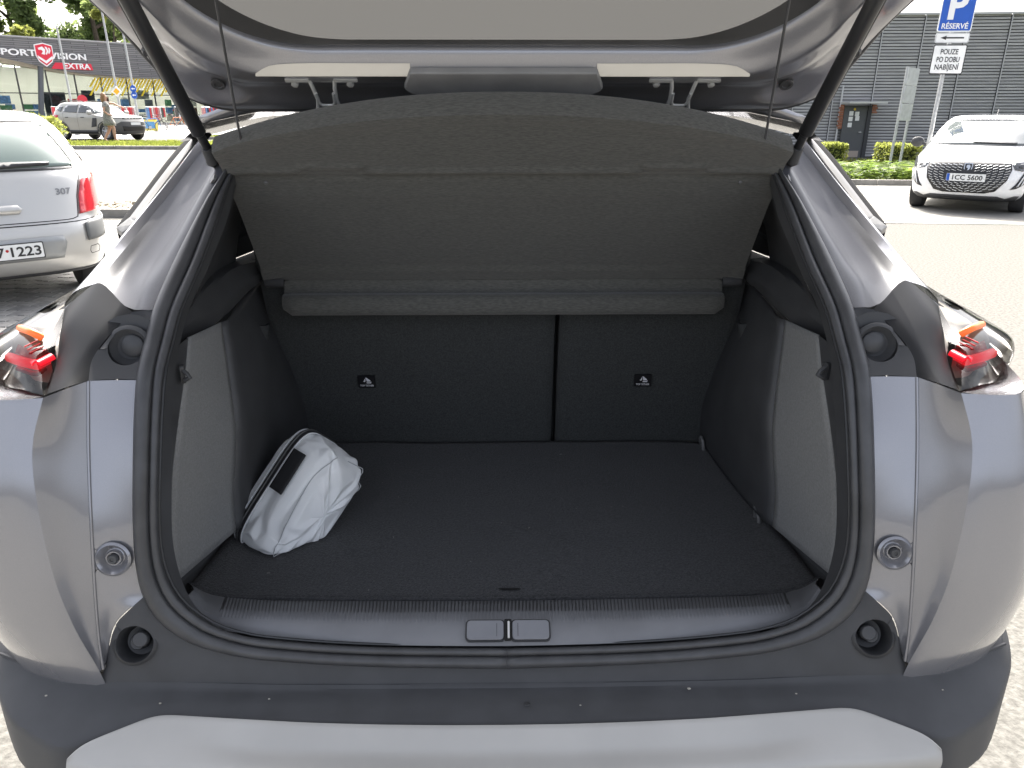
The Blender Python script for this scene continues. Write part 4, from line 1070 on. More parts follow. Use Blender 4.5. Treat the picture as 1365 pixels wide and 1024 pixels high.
# ---- bicycles standing outside the shop
def bike(name, loc_, rz, col, label, group=None):
    b = empty(name, loc_, rz); tag(b, label, 'bicycle', group)
    fm = mat('bike_' + col[0], col[1], .35, .2, coat=.5); dk = mat('bike_black', (.02, .02, .02), .6)
    for x in (-.52, .52):
        me = tube_mesh([(x + .33 * math.cos(a), 0, .345 + .33 * math.sin(a)) for a in [2 * math.pi * k / 32 for k in range(33)]], .017, 6, cap=False)
        w = link('wheel', me, dk, b)
        for k in range(8):
            a = math.pi * k / 8; tube('spoke', [(x + .32 * math.cos(a), 0, .345 + .32 * math.sin(a)), (x - .32 * math.cos(a), 0, .345 - .32 * math.sin(a))], .003, galv, w, 4)
    bb, sd, hd_, rh = (-.08, 0, .30), (-.22, 0, .80), (.36, 0, .82), (-.52, 0, .345)
    fr_ = tube('frame', [bb, sd], .018, fm, b, 8)
    for p, q in ((sd, hd_), (bb, (.39, 0, .70)), (bb, rh), (sd, rh), (hd_, (.52, 0, .345))): tube('frame_tube', [p, q], .016, fm, fr_, 8)
    tube('handlebar', [(.28, -.28, .98), (.36, -.12, 1.0), (.34, 0, .98), (.36, .12, 1.0), (.28, .28, .98)], .013, dk, b, 8)
    tube('stem', [hd_, (.34, 0, .98)], .014, dk, b, 8); tube('seat_post', [sd, (-.25, 0, .93)], .013, galv, b, 8)
    bm = bmesh.new(); bmesh.ops.create_uvsphere(bm, u_segments=12, v_segments=8, radius=1, matrix=Matrix.Translation((-.26, 0, .95)) @ Matrix.Diagonal((.14, .07, .035, 1)))
    for v in bm.verts:
        if v.co.x > -.26: v.co.y *= 1 - (v.co.x + .26) / .14 * .65
    link('saddle', bm_mesh(bm, 'saddle', 60), dk, b)
    tube('pedal_crank', [(-.08, -.12, .17), (-.08, -.06, .17), (-.08, .06, .43), (-.08, .12, .43)], .012, dk, b, 6)
    lathe('chain_ring', [(.09, -.004), (.09, .004), (0, .004)], (-.08, -.04, .30), (0, -1, 0), galv, b, 16)
    return b
bk = [('blue', (.05, .22, .50)), ('red', (.55, .04, .04)), ('black', (.03, .03, .035)), ('white', (.65, .65, .65)), ('orange', (.65, .18, .02))]
bike('bicycle', (-21.4, 46.5, gz(-21, 46)), R(8), bk[0], 'blue bicycle parked alone in front of the display rows')
BR = random.Random(9)
for i in range(9):
    x, y = -27.3 + i * 1.05, 51.6 + i * .62
    bike('bicycle', (x, y, gz(x, y)), R(60 + BR.uniform(-12, 12)), bk[(i * 2 + 1) % 5], '%s bicycle in the display row outside the shop windows' % bk[(i * 2 + 1) % 5][0], 'bicycles displayed outside the shop')
# low advertising banner and clothes rails outside the shop
bx_, by_ = -23.3, 48.8
bn = empty('banner', (bx_, by_, gz(bx_, by_)), R(40)); tag(bn, 'low yellow and white banner on the ground by the bicycles', 'banner')
box('banner_board', (-1.15, -.03, .06), (1.15, .03, .72), mat('banner_yellow', (.75, .62, .12), .6), bn)
box('banner_field', (-.62, -.04, .14), (.30, -.031, .64), mat('banner_white', (.72, .74, .74), .6), bn); box('banner_field', (.42, -.04, .2), (.98, -.031, .6), mat('banner_blue', (.10, .28, .50), .6), bn)
for x in (-1.0, 1.0): box('banner_foot', (x - .04, -.2, 0), (x + .04, .2, .06), alu, bn)
cl = [mat('cloth_%d' % i, c, .85, var=.2, vscale=9) for i, c in enumerate(((.55, .06, .07), (.60, .60, .58), (.05, .06, .09), (.12, .22, .40), (.50, .22, .22), (.08, .09, .08)))]
for i in range(7):
    x, y = -30.0 + i * 1.5, 52.6 + i * 1.25
    r0 = empty('clothes_rail', (x, y, gz(x, y)), R(45)); tag(r0, 'rail of hanging sports clothes outside the shop windows', 'clothes rail', 'clothes rails outside the shop')
    tube('rail_frame', [(-.65, 0, 0), (-.65, 0, 1.5), (.65, 0, 1.5), (.65, 0, 0)], .02, galv, r0, 6)
    for k in range(9):
        xx = -.55 + k * .135
        g_ = box('garment', (xx - .05, -.24, .62 + BR.uniform(0, .2)), (xx + .05, .24, 1.46), BR.choice(cl), r0)
# ================================================================ the grey car with its boot open
paint = mat('silver_grey_paint', (0.275, 0.275, 0.292), 0.27, 0.5, coat=1.0, var=0.04, vscale=900, bump=0.02, bscale=2500, bdist=0.0003)
paint_shaded = mat('shaded_grey_paint', (0.068, 0.070, 0.080), 0.45, 0.1, coat=0.08, spec=.3, var=0.05, vscale=300)  # body paint darkened to stand in for the shade over the rain channel
plastic = mat('grained_black_plastic', (0.068, 0.069, 0.072), 0.58, spec=.32, var=0.10, vscale=18, bump=0.25, bscale=1400, bdist=0.0004, rvar=0.06)
plastic_in = mat('interior_black_plastic', (0.062, 0.063, 0.065), 0.52, var=0.12, vscale=14, bump=0.2, bscale=1500, bdist=0.0004)
gloss_black = mat('smooth_black_plastic', (0.034, 0.035, 0.037), 0.45, var=0.1, vscale=9)
rubber = mat('seal_rubber', (0.060, 0.061, 0.064), 0.42, var=0.15, vscale=25, bump=0.1, bscale=600, bdist=0.0005)
felt = mat('dark_felt', (0.080, 0.080, 0.074), 0.95, var=0.0, col2=(0.124, 0.123, 0.113), vscale=430, bump=0.5, bscale=600, bdist=0.0015, sheen=0.25, stretch=(0.22, 1.0, 1.0), spec=0.2)
carpet = mat('boot_carpet', (0.034, 0.035, 0.037), 0.95, col2=(0.075, 0.076, 0.079), vscale=240, bump=0.9, bscale=420, bdist=0.003, sheen=0.15, spec=0.2)
seatcloth = mat('seat_back_carpet', (0.036, 0.039, 0.039), 0.95, col2=(0.062, 0.065, 0.065), vscale=300, bump=0.5, bscale=600, bdist=0.001, sheen=0.1, spec=0.2)
wallcarpet = mat('grey_side_carpet', (0.215, 0.217, 0.212), 0.95, col2=(0.265, 0.267, 0.262), vscale=260, bump=0.6, bscale=500, bdist=0.0015, sheen=0.1, spec=0.2)
silverplastic = mat('silver_skid_paint', (0.44, 0.43, 0.405), 0.42, 0.15, var=0.05, vscale=7, rvar=0.06)
chrome = mat('zinc_plated_metal', (0.72, 0.72, 0.70), 0.35, .4)
darkmetal = mat('dark_strut_metal', (0.035, 0.036, 0.038), 0.35, 0.2)
white_print = mat('white_print', (0.75, 0.75, 0.78), 0.6)
tint_glass = mat('dusty_privacy_glass', (.05, .05, .05), .35, spec=.4)
_n, _l = tint_glass.node_tree.nodes, tint_glass.node_tree.links          # privacy glass with a film of dust, glowing softly against the sun
_t = _n.new('ShaderNodeBsdfTranslucent'); _t.inputs[0].default_value = (.036, .036, .035, 1); _x = _n.new('ShaderNodeMixShader'); _x.inputs[0].default_value = .7
_l.new(_n['Principled BSDF'].outputs[0], _x.inputs[1]); _l.new(_t.outputs[0], _x.inputs[2]); _l.new(_x.outputs[0], _n['Material Output'].inputs[0])
frit = mat('black_glass_border', (0.075, 0.075, 0.075), 0.4, var=0.2, vscale=6)

CO = Vector((0, 1.0, 0))
car = empty('compact_suv', CO, R(0.8))
tag(car, 'silver-grey compact car with raised tailgate and open empty boot', 'car')

def loc(rows): return [[Vector(v) - CO for v in r] for r in rows]
def mir(pts, s): return [Vector((p[0] * s, p[1], p[2])) for p in pts]
def sheet(name, rails, m, s=1, n=24, k=None, parent=car, thick=0.0, smooth_cross=True, along=cr, ang=35, off=0.0):
    rows = loc(loft_rows([mir(r, s) for r in rails], n, k, smooth_cross, along))
    o = link(name, grid_mesh(rows, name, smooth=ang, flip=(s < 0)), m, parent)
    if thick: solidify(o, thick, off)
    return o
def cpt(p, s=1): return Vector((p[0] * s, p[1], p[2])) - CO
def bulge(ra, rb, h, n=40, k=7, power=1.0):
    """rows of a rounded bead between two rails; h = height of the bead"""
    A, B = cr(ra, n), cr(rb, n); rows = [[] for _ in range(k)]
    for i in range(n):
        t = A[min(i + 1, n - 1)] - A[max(i - 1, 0)]; w = B[i] - A[i]
        nm = t.cross(w)
        nm.normalize()
        if nm.y > 0: nm = -nm
        for j in range(k):
            f = j / (k - 1)
            rows[j].append(A[i] + w * f + nm * h * math.sin(math.pi * f) ** power)
    return rows
def both(fn):
    for s in (1, -1): fn(s)
def punch(o, c, nrm, r):
    """cut a round hole in a sheet object and fit the rim to the circle"""
    bm = bmesh.new(); bm.from_mesh(o.data)
    nrm = Vector(nrm).normalized(); c = Vector(c)
    def rad(v): d = v - c; d = d - nrm * d.dot(nrm); return d
    near = lambda f: (f.calc_center_median() - c).length < r * 3
    bmesh.ops.subdivide_edges(bm, edges=list({e for f in bm.faces if near(f) for e in f.edges}), cuts=2, use_grid_fill=True)
    dele = [f for f in bm.faces if near(f) and rad(f.calc_center_median()).length < r]
    bmesh.ops.delete(bm, geom=dele, context='FACES')
    for v in bm.verts:
        if v.is_boundary and (v.co - c).length < r * 1.6:
            d = rad(v.co)
            if d.length < r * 1.45: v.co += d.normalized() * r - d
    me = o.data
    bm.to_mesh(me); bm.free()
    me.polygons.foreach_set('use_smooth', [True] * len(me.polygons)); me.set_sharp_from_angle(angle=R(40))

# ---- rails round the opening (right half, bottom centre to top)
A = [(0,0.9195,0.6895), (0.2156,0.9198,0.6964), (0.3857,0.9209,0.7112), (0.4498,0.9223,0.7271), (0.4881,0.9237,0.7442), (0.5268,0.9268,0.7819), (0.544,0.9316,0.827), (0.5501,0.9445,0.8853), (0.5449,0.9681,0.9916), (0.5461,1.033,1.127), (0.5474,1.082,1.174), (0.5462,1.129,1.216), (0.5367,1.207,1.275), (0.518,1.304,1.348), (0.5002,1.366,1.394), (0.4823,1.434,1.441), (0.4376,1.495,1.481), (0.3279,1.525,1.502), (0,1.53,1.506)]
B = [(0,0.9248,0.7093), (0.2153,0.9252,0.7147), (0.3761,0.9264,0.7293), (0.4344,0.9278,0.7451), (0.4692,0.9293,0.7634), (0.5037,0.9323,0.7995), (0.5213,0.9386,0.8407), (0.5279,0.9505,0.8944), (0.5226,0.9717,0.9897), (0.5219,1.036,1.127), (0.5225,1.081,1.17), (0.5206,1.128,1.213), (0.5108,1.205,1.27), (0.5027,1.298,1.341), (0.4944,1.357,1.385), (0.4785,1.418,1.429), (0.4347,1.48,1.468), (0.3252,1.506,1.486), (0,1.512,1.49)]
C = [(0,0.9335,0.7177), (0.2163,0.9339,0.723), (0.3732,0.9351,0.7377), (0.4273,0.9363,0.7522), (0.46,0.9379,0.7705), (0.4928,0.9407,0.8042), (0.511,0.9476,0.8451), (0.5179,0.9588,0.8956), (0.5131,0.9789,0.986), (0.5103,1.041,1.122), (0.5097,1.085,1.165), (0.5068,1.13,1.208), (0.4968,1.204,1.264), (0.4901,1.296,1.333), (0.488,1.355,1.377), (0.4792,1.407,1.416), (0.4324,1.467,1.454), (0.3243,1.498,1.474), (0,1.503,1.478)]
D = [(0.441,0.9441,0.7488), (0.4506,0.9447,0.7568), (0.4929,0.9763,0.775), (0.5113,0.9896,0.8147), (0.5191,1.002,0.8751), (0.5148,1.022,0.9634), (0.5137,1.054,1.05), (0.5119,1.085,1.114), (0.5128,1.118,1.151), (0.5107,1.164,1.195), (0.498,1.236,1.252), (0.4883,1.327,1.32), (0.49,1.388,1.366), (0.4795,1.436,1.402), (0.4254,1.486,1.436)]

def seal(s):
    for nm, ra, rb, h in (('door_seal', A, B, 0.0085), ('door_seal_lip', B, C, 0.005)):
        o = link(nm, grid_mesh(loc(bulge(mir(ra, s), mir(rb, s), h, 90, 8, 0.7)), nm, flip=s < 0, smooth=60), rubber, car)
        solidify(o, 0.003, -1)
both(seal)
# dark joint lines between the beads
both(lambda s: tube('seal_joint', [p - CO for p in cr(mir([Vector(q) + Vector((0, .004, -.001)) for q in B], s), 90)], 0.0022, gloss_black, car, 6))
both(lambda s: tube('seal_joint', [p - CO for p in cr(mir([Vector(q) + Vector((0, .006, 0)) for q in C], s), 90)], 0.002, gloss_black, car, 6))

# ---- inner pillar and opening trim, from the seal into the boot
Cs = C[4:17]; Ds = D[1:15]
both(lambda s: sheet('opening_trim', [Cs, [(Vector(a) * .45 + Vector(b) * .55) + Vector((0, -.004, .0)) for a, b in zip(cr(Cs, 30), cr(Ds, 30))], Ds], plastic_in, s, 60, 7))

# ---- load sill: painted trough lip, plate with ribs, latch covers
sill_o = [(0,0.9335,0.722), (0.2175,0.9403,0.722), (0.38,0.9535,0.727), (0.4503,0.964,0.733)]
sill_m = [(0,0.9672,0.742), (0.2216,0.9708,0.742), (0.3849,0.9757,0.744), (0.4581,0.9806,0.746)]
sill_i = [(0,0.9915,0.742), (0.2253,0.9915,0.742), (0.3907,0.9946,0.744), (0.4607,0.9977,0.746)]
sill_d = [(0,1.087,0.694), (0.2458,1.09,0.694), (0.4275,1.096,0.694), (0.4977,1.107,0.694)]
def full(r): return mir(r[::-1], -1)[:-1] + mir(r, 1)
sill_gray = mat('load_sill_plastic', (0.17, 0.173, 0.182), 0.48, var=0.07, vscale=16, bump=0.2, bscale=1500, bdist=0.0003, rvar=0.05)
o = sheet('sill_plate', [full(sill_o), full([Vector(a).lerp(Vector(b), .5) + Vector((0, 0, .003)) for a, b in zip(sill_o, sill_m)]), full(sill_m), full(sill_i)], sill_gray, 1, 60, 14)
o = sheet('sill_plate_inner_face', [full(sill_i), full(sill_d)], plastic_in, 1, 60, 4)
# ribs running over the inner edge of the sill
ribs = bmesh.new()
so, sm, si, sd = (cr(full(q), 161) for q in (sill_o, sill_m, sill_i, sill_d))
for i in range(1, 160):
    if 72 < i < 88: f0 = 0.55
    else: f0 = 0.0
    a = so[i].lerp(sm[i], 0.45 + 0.5 * f0); w = Vector((0.0022, 0, 0))
    up = Vector((0, 0, 0.0018))
    pts = [a, sm[i], si[i], sd[i]]
    vv = []
    for q, h in zip(pts, (.0, 1, 1, 1)):
        nrm = up * h if q is not sd[i] else Vector((0, -.002, .001))
        vv.append([ribs.verts.new(q - CO - w), ribs.verts.new(q - CO + nrm), ribs.verts.new(q - CO + w)])
    for p, q in zip(vv, vv[1:]):
        ribs.faces.new((p[0], p[1], q[1], q[0])); ribs.faces.new((p[1], p[2], q[2], q[1]))
tag(link('sill_ribs', bm_mesh(ribs, 'sill_ribs', 60), sill_gray, car), kind='stuff')
def sill_end(s):
    sheet('sill_end_cap', [[sill_o[3], (0.4777,0.9708,0.742), (0.5154,0.9897,0.765)], [(0.4569,0.978,0.748), (0.4801,0.9814,0.754), (0.5099,0.9998,0.772)], [(0.4638,1.005,0.742), (0.4911,1.017,0.745), (0.5149,1.032,0.76)], [(0.4977,1.107,0.694), (0.5348,1.12,0.694), (0.5808,1.147,0.694)]], sill_gray, s, 16, 10)
both(sill_end)
# lower lip between inner seal bead and plate
def strip_sill(s):
    sheet('sill_groove', [C[:5], [Vector(p) + Vector((0, .004, -.006)) for p in sill_o] + [(0.4953,0.9846,0.74)]], gloss_black, s, 24, 3)
both(strip_sill)
# latch: two hinged covers and the striker between
sl0 = Vector((0, 0.944, 0.738)) - CO
Msill = lambda x: frame((x, sill_o[0][1] * .5 + sill_m[0][1] * .5 - 1.0, .7375), (1, 0, 0), (0, sill_m[0][1] - sill_o[0][1], .020))
cover_m = mat('latch_cover_plastic', (0.20, 0.205, 0.22), 0.46, var=0.05, vscale=20, bump=0.15, bscale=1500, bdist=0.0003)
for x in (-.0335, .0375):
    base = poly_plate('latch_recess', rrect(.062, .0345, .007), gloss_black, car, Msill(x) @ Matrix.Translation((0, 0, .0006)), .004)
    o = poly_plate('latch_cover', rrect(.0575, .0305, .006), cover_m, car, Msill(x) @ Matrix.Translation((0, 0, .0035)), .003); bevel(o, .0008)
    poly_plate('latch_cover_seam', rrect(.0007, .021, .0003), gloss_black, o, Msill(x + (.018 if x < 0 else -.020)) @ Matrix.Translation((0, 0, .0037)), .001)
poly_plate('latch_slot', rrect(.0115, .034, .002), mat('slot_black', (.006, .006, .006), .8), car, Msill(.002) @ Matrix.Translation((0, 0, .004)), .003)
tube('latch_striker', [Msill(.003) @ Vector((0, -.014, .006)), Msill(.003) @ Vector((0, .012, .006))], .0018, chrome, car, 8)

# ---- boot floor, seat backs
fl = [(0,1.077,0.7), (0.2436,1.079,0.7), (0.4282,1.084,0.7), (0.4954,1.088,0.7), (0.5328,1.1,0.702), (0.5623,1.119,0.706)]
fb = [(0, 1.735, .70), (.14, 1.735, .70), (.30, 1.735, .70), (.40, 1.735, .70), (.47, 1.73, .70), (.525, 1.72, .70)]
rows = loc(loft_rows([full(fl), full([Vector(a).lerp(Vector(b), .5) for a, b in zip(fl, fb)]), full(fb)], 60, 40))
floor_me = grid_mesh(rows, 'boot_floor', flip=False)
for v in floor_me.vertices: v.co.z += 0.0025 * noise.noise(v.co * 6) + .0012 * noise.noise(v.co * 19)
bf = solidify(link('boot_floor', floor_me, carpet, car), .012, -1)
edge = cr(full(fl), 80)
o = tube('carpet_edge', [p - CO + Vector((0, .002, .002 + .0015 * noise.noise(p * 30))) for p in edge], .003, carpet, bf, 6)
lint = bmesh.new(); lr = random.Random(21)
for k in range(34):
    f, g = lr.random(), lr.random(); p = Vector((-.46 + .92 * f, 1.10 + .60 * g, .7052)); L_ = lr.choice((.0008, .001, .0012, .003)); a_ = lr.uniform(0, 6.28)
    d_ = Vector((math.cos(a_), math.sin(a_), 0)) * L_; w_ = Vector((-math.sin(a_), math.cos(a_), 0)) * .0006
    lint.faces.new([lint.verts.new(q - CO) for q in (p - d_ - w_, p + d_ - w_, p + d_ + w_ + Vector((0, 0, .0008)), p - d_ + w_ + Vector((0, 0, .0008)))])
tag(link('lint', bm_mesh(lint, 'lint', 0), mat('lint_pale', (.22, .215, .20), .9), bf), kind='stuff')
# finger tab in the carpet
poly_plate('floor_finger_slot', [(-.02, .001), (-.012, -.002), (.012, -.002), (.02, .001), (.012, .003), (-.012, .003)], mat('slot_black', (.006, .006, .006), .8), bf, frame(Vector((.006, 1.103, .7045)) - CO, (1, 0, 0), (0, 1, 0)), .001)
# long scuff line
tube('scuff_mark', [Vector(p) - CO for p in ((.0, 1.33, .7035), (.10, 1.27, .7035), (.16, 1.235, .7035))], .0006, mat('scuff_grey', (.08, .08, .08), .9), bf, 5)

def seat_back(x0, x1, name):
    prof_ = [(1.755, .66), (1.745, .70), (1.735, .76), (1.70, .95), (1.66, 1.12), (1.63, 1.25), (1.64, 1.30)]
    pr = cr([(0, y, z) for y, z in prof_], 24)
    xs = [x0, x0 + .004, x0 + .012, x0 + .03] + [x0 + .03 + (x1 - x0 - .06) * i / 8 for i in range(1, 8)] + [x1 - .03, x1 - .012, x1 - .004, x1]
    sink = [.05, .012, .004, 0] + [0] * 7 + [0, .004, .012, .05]
    rows = [[Vector((x, p.y + k, p.z)) for p in pr] for x, k in zip(xs, sink)]
    return solidify(link(name, grid_mesh(loc(rows), name), seatcloth, car), .02, 1)
sbl = seat_back(-.56, .124, 'seat_back')
sbr = seat_back(.130, .56, 'seat_back')
box('seat_gap_backing', (.08, .80, .55), (.175, .82, 1.28), seatcloth, car)
black_tag = mat('tag_black', (.008, .008, .010), .5)
for px, sb in ((-.338, sbl), (.342, sbr)):
    M0 = frame(Vector((px, 1.7125, .876)) - CO, (1, 0, 0), (0, -.2, 1))
    t_ = poly_plate('tether_tag', rrect(.042, .034, .002), black_tag, sb, M0 @ Matrix.Translation((0, 0, .004)), .003)
    bm = bmesh.new()
    seat_icon = [(-.002, .012), (.001, .012), (.010, .004), (.0095, .001), (.001, .001), (.0, .006)]
    hook = [(-.004, .009), (-.002, .008), (-.002, .002), (-.005, .0), (-.008, .002), (-.005, .004)]
    base_icon = [(.0, -.001), (.010, -.001), (.011, .002), (.012, .0), (.011, -.004), (.0, -.004)]
    for k, q in enumerate((seat_icon, hook, base_icon)):
        poly_plate('child_seat_symbol', q, white_print, t_, M0 @ Matrix.Translation((-.0005, .0, .0046)), .0003)
    tm = text_mesh('TOP TETHER', .0070, bold=.00012, squeeze=.82); tm.transform(M0 @ Matrix.Translation((0, -.0105, .0048)))
    link('tag_lettering', tm, white_print, t_)

# ---- side walls of the boot
def side_walls(s):
    lit_o = [(0.5394,1.027,0.7789), (0.5413,1.036,0.847), (0.5328,1.058,0.9446), (0.521,1.082,1.026), (0.5124,1.119,1.102), (0.5154,1.161,1.154)]
    lit_i = [(.525, 1.255, .735), (0.5259,1.265,0.7951), (0.5164,1.285,0.8897), (0.5135,1.295,0.9401), (0.522,1.32,1.03), (0.5341,1.35,1.127)]
    sheet('side_carpet_panel', [lit_o, [Vector(a).lerp(Vector(b), .5) for a, b in zip(lit_o, lit_i)], [Vector(a).lerp(Vector(b), .97) for a, b in zip(lit_o, lit_i)], lit_i], wallcarpet, s, 30, 12, thick=.004)
    arch_m = [(.518, 1.42, .71), (.505, 1.45, .80), (.500, 1.45, .90), (.507, 1.46, 1.0), (.525, 1.47, 1.08), (.548, 1.47, 1.122)]
    arch_b = [(.512, 1.60, .70), (.500, 1.61, .80), (.508, 1.62, .90), (.525, 1.60, 1.0), (.545, 1.58, 1.08), (.562, 1.57, 1.122)]
    arch_e = [(.505, 1.78, .70), (.505, 1.78, .80), (.53, 1.78, .90), (.56, 1.76, 1.0), (.575, 1.74, 1.08), (.58, 1.74, 1.122)]
    sheet('wheel_arch_trim', [lit_i, [Vector(a) + Vector((-.008, .012, 0)) for a in lit_i], arch_m, arch_b, arch_e], plastic_in, s, 30, 24, thick=.004)
    # raised bolster column by the seat
    col_a = [(0.5225,1.6,1.055), (0.5374,1.6,0.9665), (0.538,1.64,0.859), (0.5285,1.69,0.7284)]
    col_b = [(0.5599,1.55,1.069), (0.5604,1.55,0.9832), (0.5566,1.6,0.8559), (0.5568,1.66,0.7361)]
    rows = bulge(mir(col_a, s), mir(col_b, s), .022, 20, 7)
    solidify(link('side_bolster', grid_mesh(loc(rows), 'side_bolster', flip=s < 0), mat('bolster_cloth', (.045, .047, .047), .9, var=.2, vscale=200, bump=.4, bscale=500), car), .006)
    # strip of dark trim between carpet panel and opening, with the bag hook
    sheet('opening_trim_strip', [[(0.5185,0.9869,0.8067), (0.5194,1,0.8762), (0.515,1.02,0.9644), (0.514,1.053,1.051), (0.5123,1.083,1.114), (0.5141,1.119,1.154)], lit_o], plastic_in, s, 24, 4)
    hk = (0.5055,1.095,1.114)
    h = poly_plate('bag_hook_base', rrect(.011, .030, .004), gloss_black, car, frame(cpt(hk, s), (s * .5, 1, 0) if s < 0 else (-.5, 1, 0), (0, 0, 1)) @ Matrix.Translation((0, 0, .004)), .006)
    tube('bag_hook', [cpt(hk, s) + Vector((0, 0, .008)), cpt(hk, s) + Vector((-.012 * s, -.008, .003)), cpt(hk, s) + Vector((-.016 * s, -.01, -.002)), cpt(hk, s) + Vector((-.006 * s, -.006, -.008))], .0035, plastic, car, 8)
    # shadow gap between floor and panel: a dark channel, and two small lashing clips
    ch_a = [(.575, 1.10, .712), (.545, 1.25, .705), (.520, 1.45, .70), (.508, 1.72, .70)]
    sheet('floor_channel', [[Vector(p) + Vector((.03, 0, .05)) for p in ch_a], [Vector(p) + Vector((.012, 0, -.01)) for p in ch_a], [Vector(p) + Vector((-.02, 0, -.015)) for p in ch_a]], plastic_in, s, 20, 6)
    for pxy in ((.523, 1.335, .715), (.500, 1.69, .712)):
        c = cpt(pxy, s)
        ring = tube('lashing_clip', [c + Vector((0, -.012, -.012)), c + Vector((-.004 * s, -.010, .012)), c + Vector((-.006 * s, 0, .018)), c + Vector((-.004 * s, .010, .012)), c + Vector((0, .012, -.012))], .0045, mat('clip_grey', (.14, .14, .14), .4), car, 8)
    # shelf support ledge
    bot = [(0.5565,1.19,1.126), (0.5501,1.25,1.125), (0.5369,1.33,1.126), (0.5453,1.52,1.134), (0.5482,1.7,1.139)]
    mid = [(0.5489,1.2,1.153), (0.537,1.25,1.161), (0.5358,1.33,1.155), (0.5389,1.52,1.161), (0.5501,1.7,1.153)]
    top = [(0.5444,1.21,1.177), (0.5471,1.26,1.19), (0.551,1.34,1.192), (0.5615,1.52,1.193), (0.5682,1.7,1.178)]
    out = [(0.5466,1.23,1.191), (0.5595,1.28,1.196), (0.5803,1.36,1.197), (0.6031,1.52,1.196), (0.6024,1.7,1.181)]
    und = [Vector(p) + Vector((.09, .03, -.006)) for p in bot]
    sheet('shelf_support', [und, bot, mid, top, out], plastic_in, s, 24, 25, smooth_cross=False, ang=25)
    # upper pillar trim
    pil_o = [(0.5187,1.149,1.181), (0.5107,1.164,1.195), (0.498,1.236,1.252), (0.4883,1.327,1.32), (0.49,1.388,1.366), (0.4795,1.436,1.402)]
    pil_m = [(.575, 1.38, 1.17), (.57, 1.42, 1.20), (.56, 1.46, 1.25), (.54, 1.50, 1.31), (.52, 1.54, 1.38), (.49, 1.58, 1.43)]
    pil_i = [(.60, 1.64, 1.16), (.595, 1.65, 1.20), (.585, 1.66, 1.25), (.57, 1.68, 1.31), (.54, 1.70, 1.38), (.50, 1.72, 1.43)]
    sheet('upper_pillar_trim', [pil_o, pil_m, pil_i], plastic_in, s, 20, 10)
    # seat belt hanging behind
    sheet('seat_belt', [[(.50, 1.74, 1.10), (.515, 1.76, 1.25), (.53, 1.78, 1.40)], [(.535, 1.76, 1.10), (.55, 1.78, 1.25), (.565, 1.80, 1.40)]], mat('belt_webbing', (.10, .10, .10), .7, bump=.3, bscale=900), s, 10, 3, thick=.0015)
both(side_walls)

# ---- parcel shelf, tilted up on its cords
def shelf_pt(x, b):                       # b = metres from the hinge line up the tilted board
    return Vector((x, 1.645 - .7302 * b, 1.148 + .6832 * b))
NX, NB = 90, 120
def half_w(b): return .535 - .035 * min(1, b / .42)
def rear_b(x):
    u = abs(x) / .50
    return .510 - .085 * u ** 2.2
rows_u, rows_t = [], []
nrm_u = Vector((0, -.6832, -.7302))
for j in range(NB):
    fj = j / (NB - 1); ru, rt = [], []
    for i in range(NX):
        u = 2 * i / (NX - 1) - 1
        w = half_w(fj * .5)
        x = u * w
        b = .006 + (rear_b(x) - .006) * fj
        # relief of the moulded board: cross ridges and a raised rim
        h = 0.0
        rib = b - (.368 + (.012 if .25 < abs(x) < .36 else 0) * 1.0)
        h += .006 * math.exp(-(rib / .006) ** 2)
        h -= .005 * math.exp(-((b - .350) / .009) ** 2) - .003 * math.exp(-((b - .300) / .02) ** 2)
        h += .009 * (1 / (1 + math.exp((b - .045) / .004)))
        h += .004 * (1 / (1 + math.exp(((rear_b(x) - b) - .022) / .004)))
        h += .004 * (1 / (1 + math.exp(((w - abs(x)) - .022) / .004)))
        h += .0006 * noise.noise(Vector((x * 7, b * 9, 1.3)))
        p = shelf_pt(x, b)
        ru.append(p + nrm_u * h)
        rt.append(p - nrm_u * (.045 - .018 * u * u))
    rows_u.append(ru); rows_t.append(rt)
# closed board: underside rows then top rows back again, with a rounded rear edge
rear_mid = [[a.lerp(b_, f) + Vector((0, -.7302, .6832)) * (.004 * math.sin(math.pi * f)) for a, b_ in zip(rows_u[-1], rows_t[-1])] for f in (.08, .3, .6, .92)]
allrows = rows_u + rear_mid + rows_t[::-1]
shelf = link('parcel_shelf', grid_mesh(loc(allrows), 'parcel_shelf', close_u=True, smooth=50), felt, car)
# folded front flap below the hinge
flap_prof = [(1.652, 1.158), (1.640, 1.150), (1.632, 1.128), (1.624, 1.118), (1.606, 1.118), (1.595, 1.110), (1.590, 1.088), (1.596, 1.075), (1.612, 1.072), (1.625, 1.082), (1.645, 1.11)]
fp = cr([(0, y, z) for y, z in flap_prof], 34)
rows = []
for i in range(50):
    x = -.492 + .984 * i / 49
    e = max(0, abs(x) - .480) / .012
    rows.append([Vector((x, 1.63 + (p.y - 1.63) * (1 - .35 * e * e), 1.11 + (p.z - 1.11) * (1 - .3 * e * e) + .0008 * noise.noise(Vector((x * 9, 2, 3))))) for p in fp])
link('shelf_front_flap', grid_mesh(loc(rows), 'shelf_front_flap', smooth=60), felt, shelf)
for s in (1, -1):
    lathe('shelf_rivet', [(.0045, 0), (.0035, .002), (0, .003)], shelf_pt(.435 * s, .335) + nrm_u * .001 - CO, nrm_u, mat('clip_grey', (.14, .14, .14), .4), shelf, 12)
    lathe('shelf_pivot', [(.012, -.02), (.012, .02), (.009, .024), (0, .024)], Vector((.51 * s, 1.635, 1.14)) - CO, (s, 0, 0), plastic, shelf, 14)
    # cord from the shelf up to the tailgate
    tube('shelf_cord', [shelf_pt(.447 * s, .435) - CO, Vector((.395 * s, 1.10, 1.85)) - CO], .0022, rubber, car, 6)

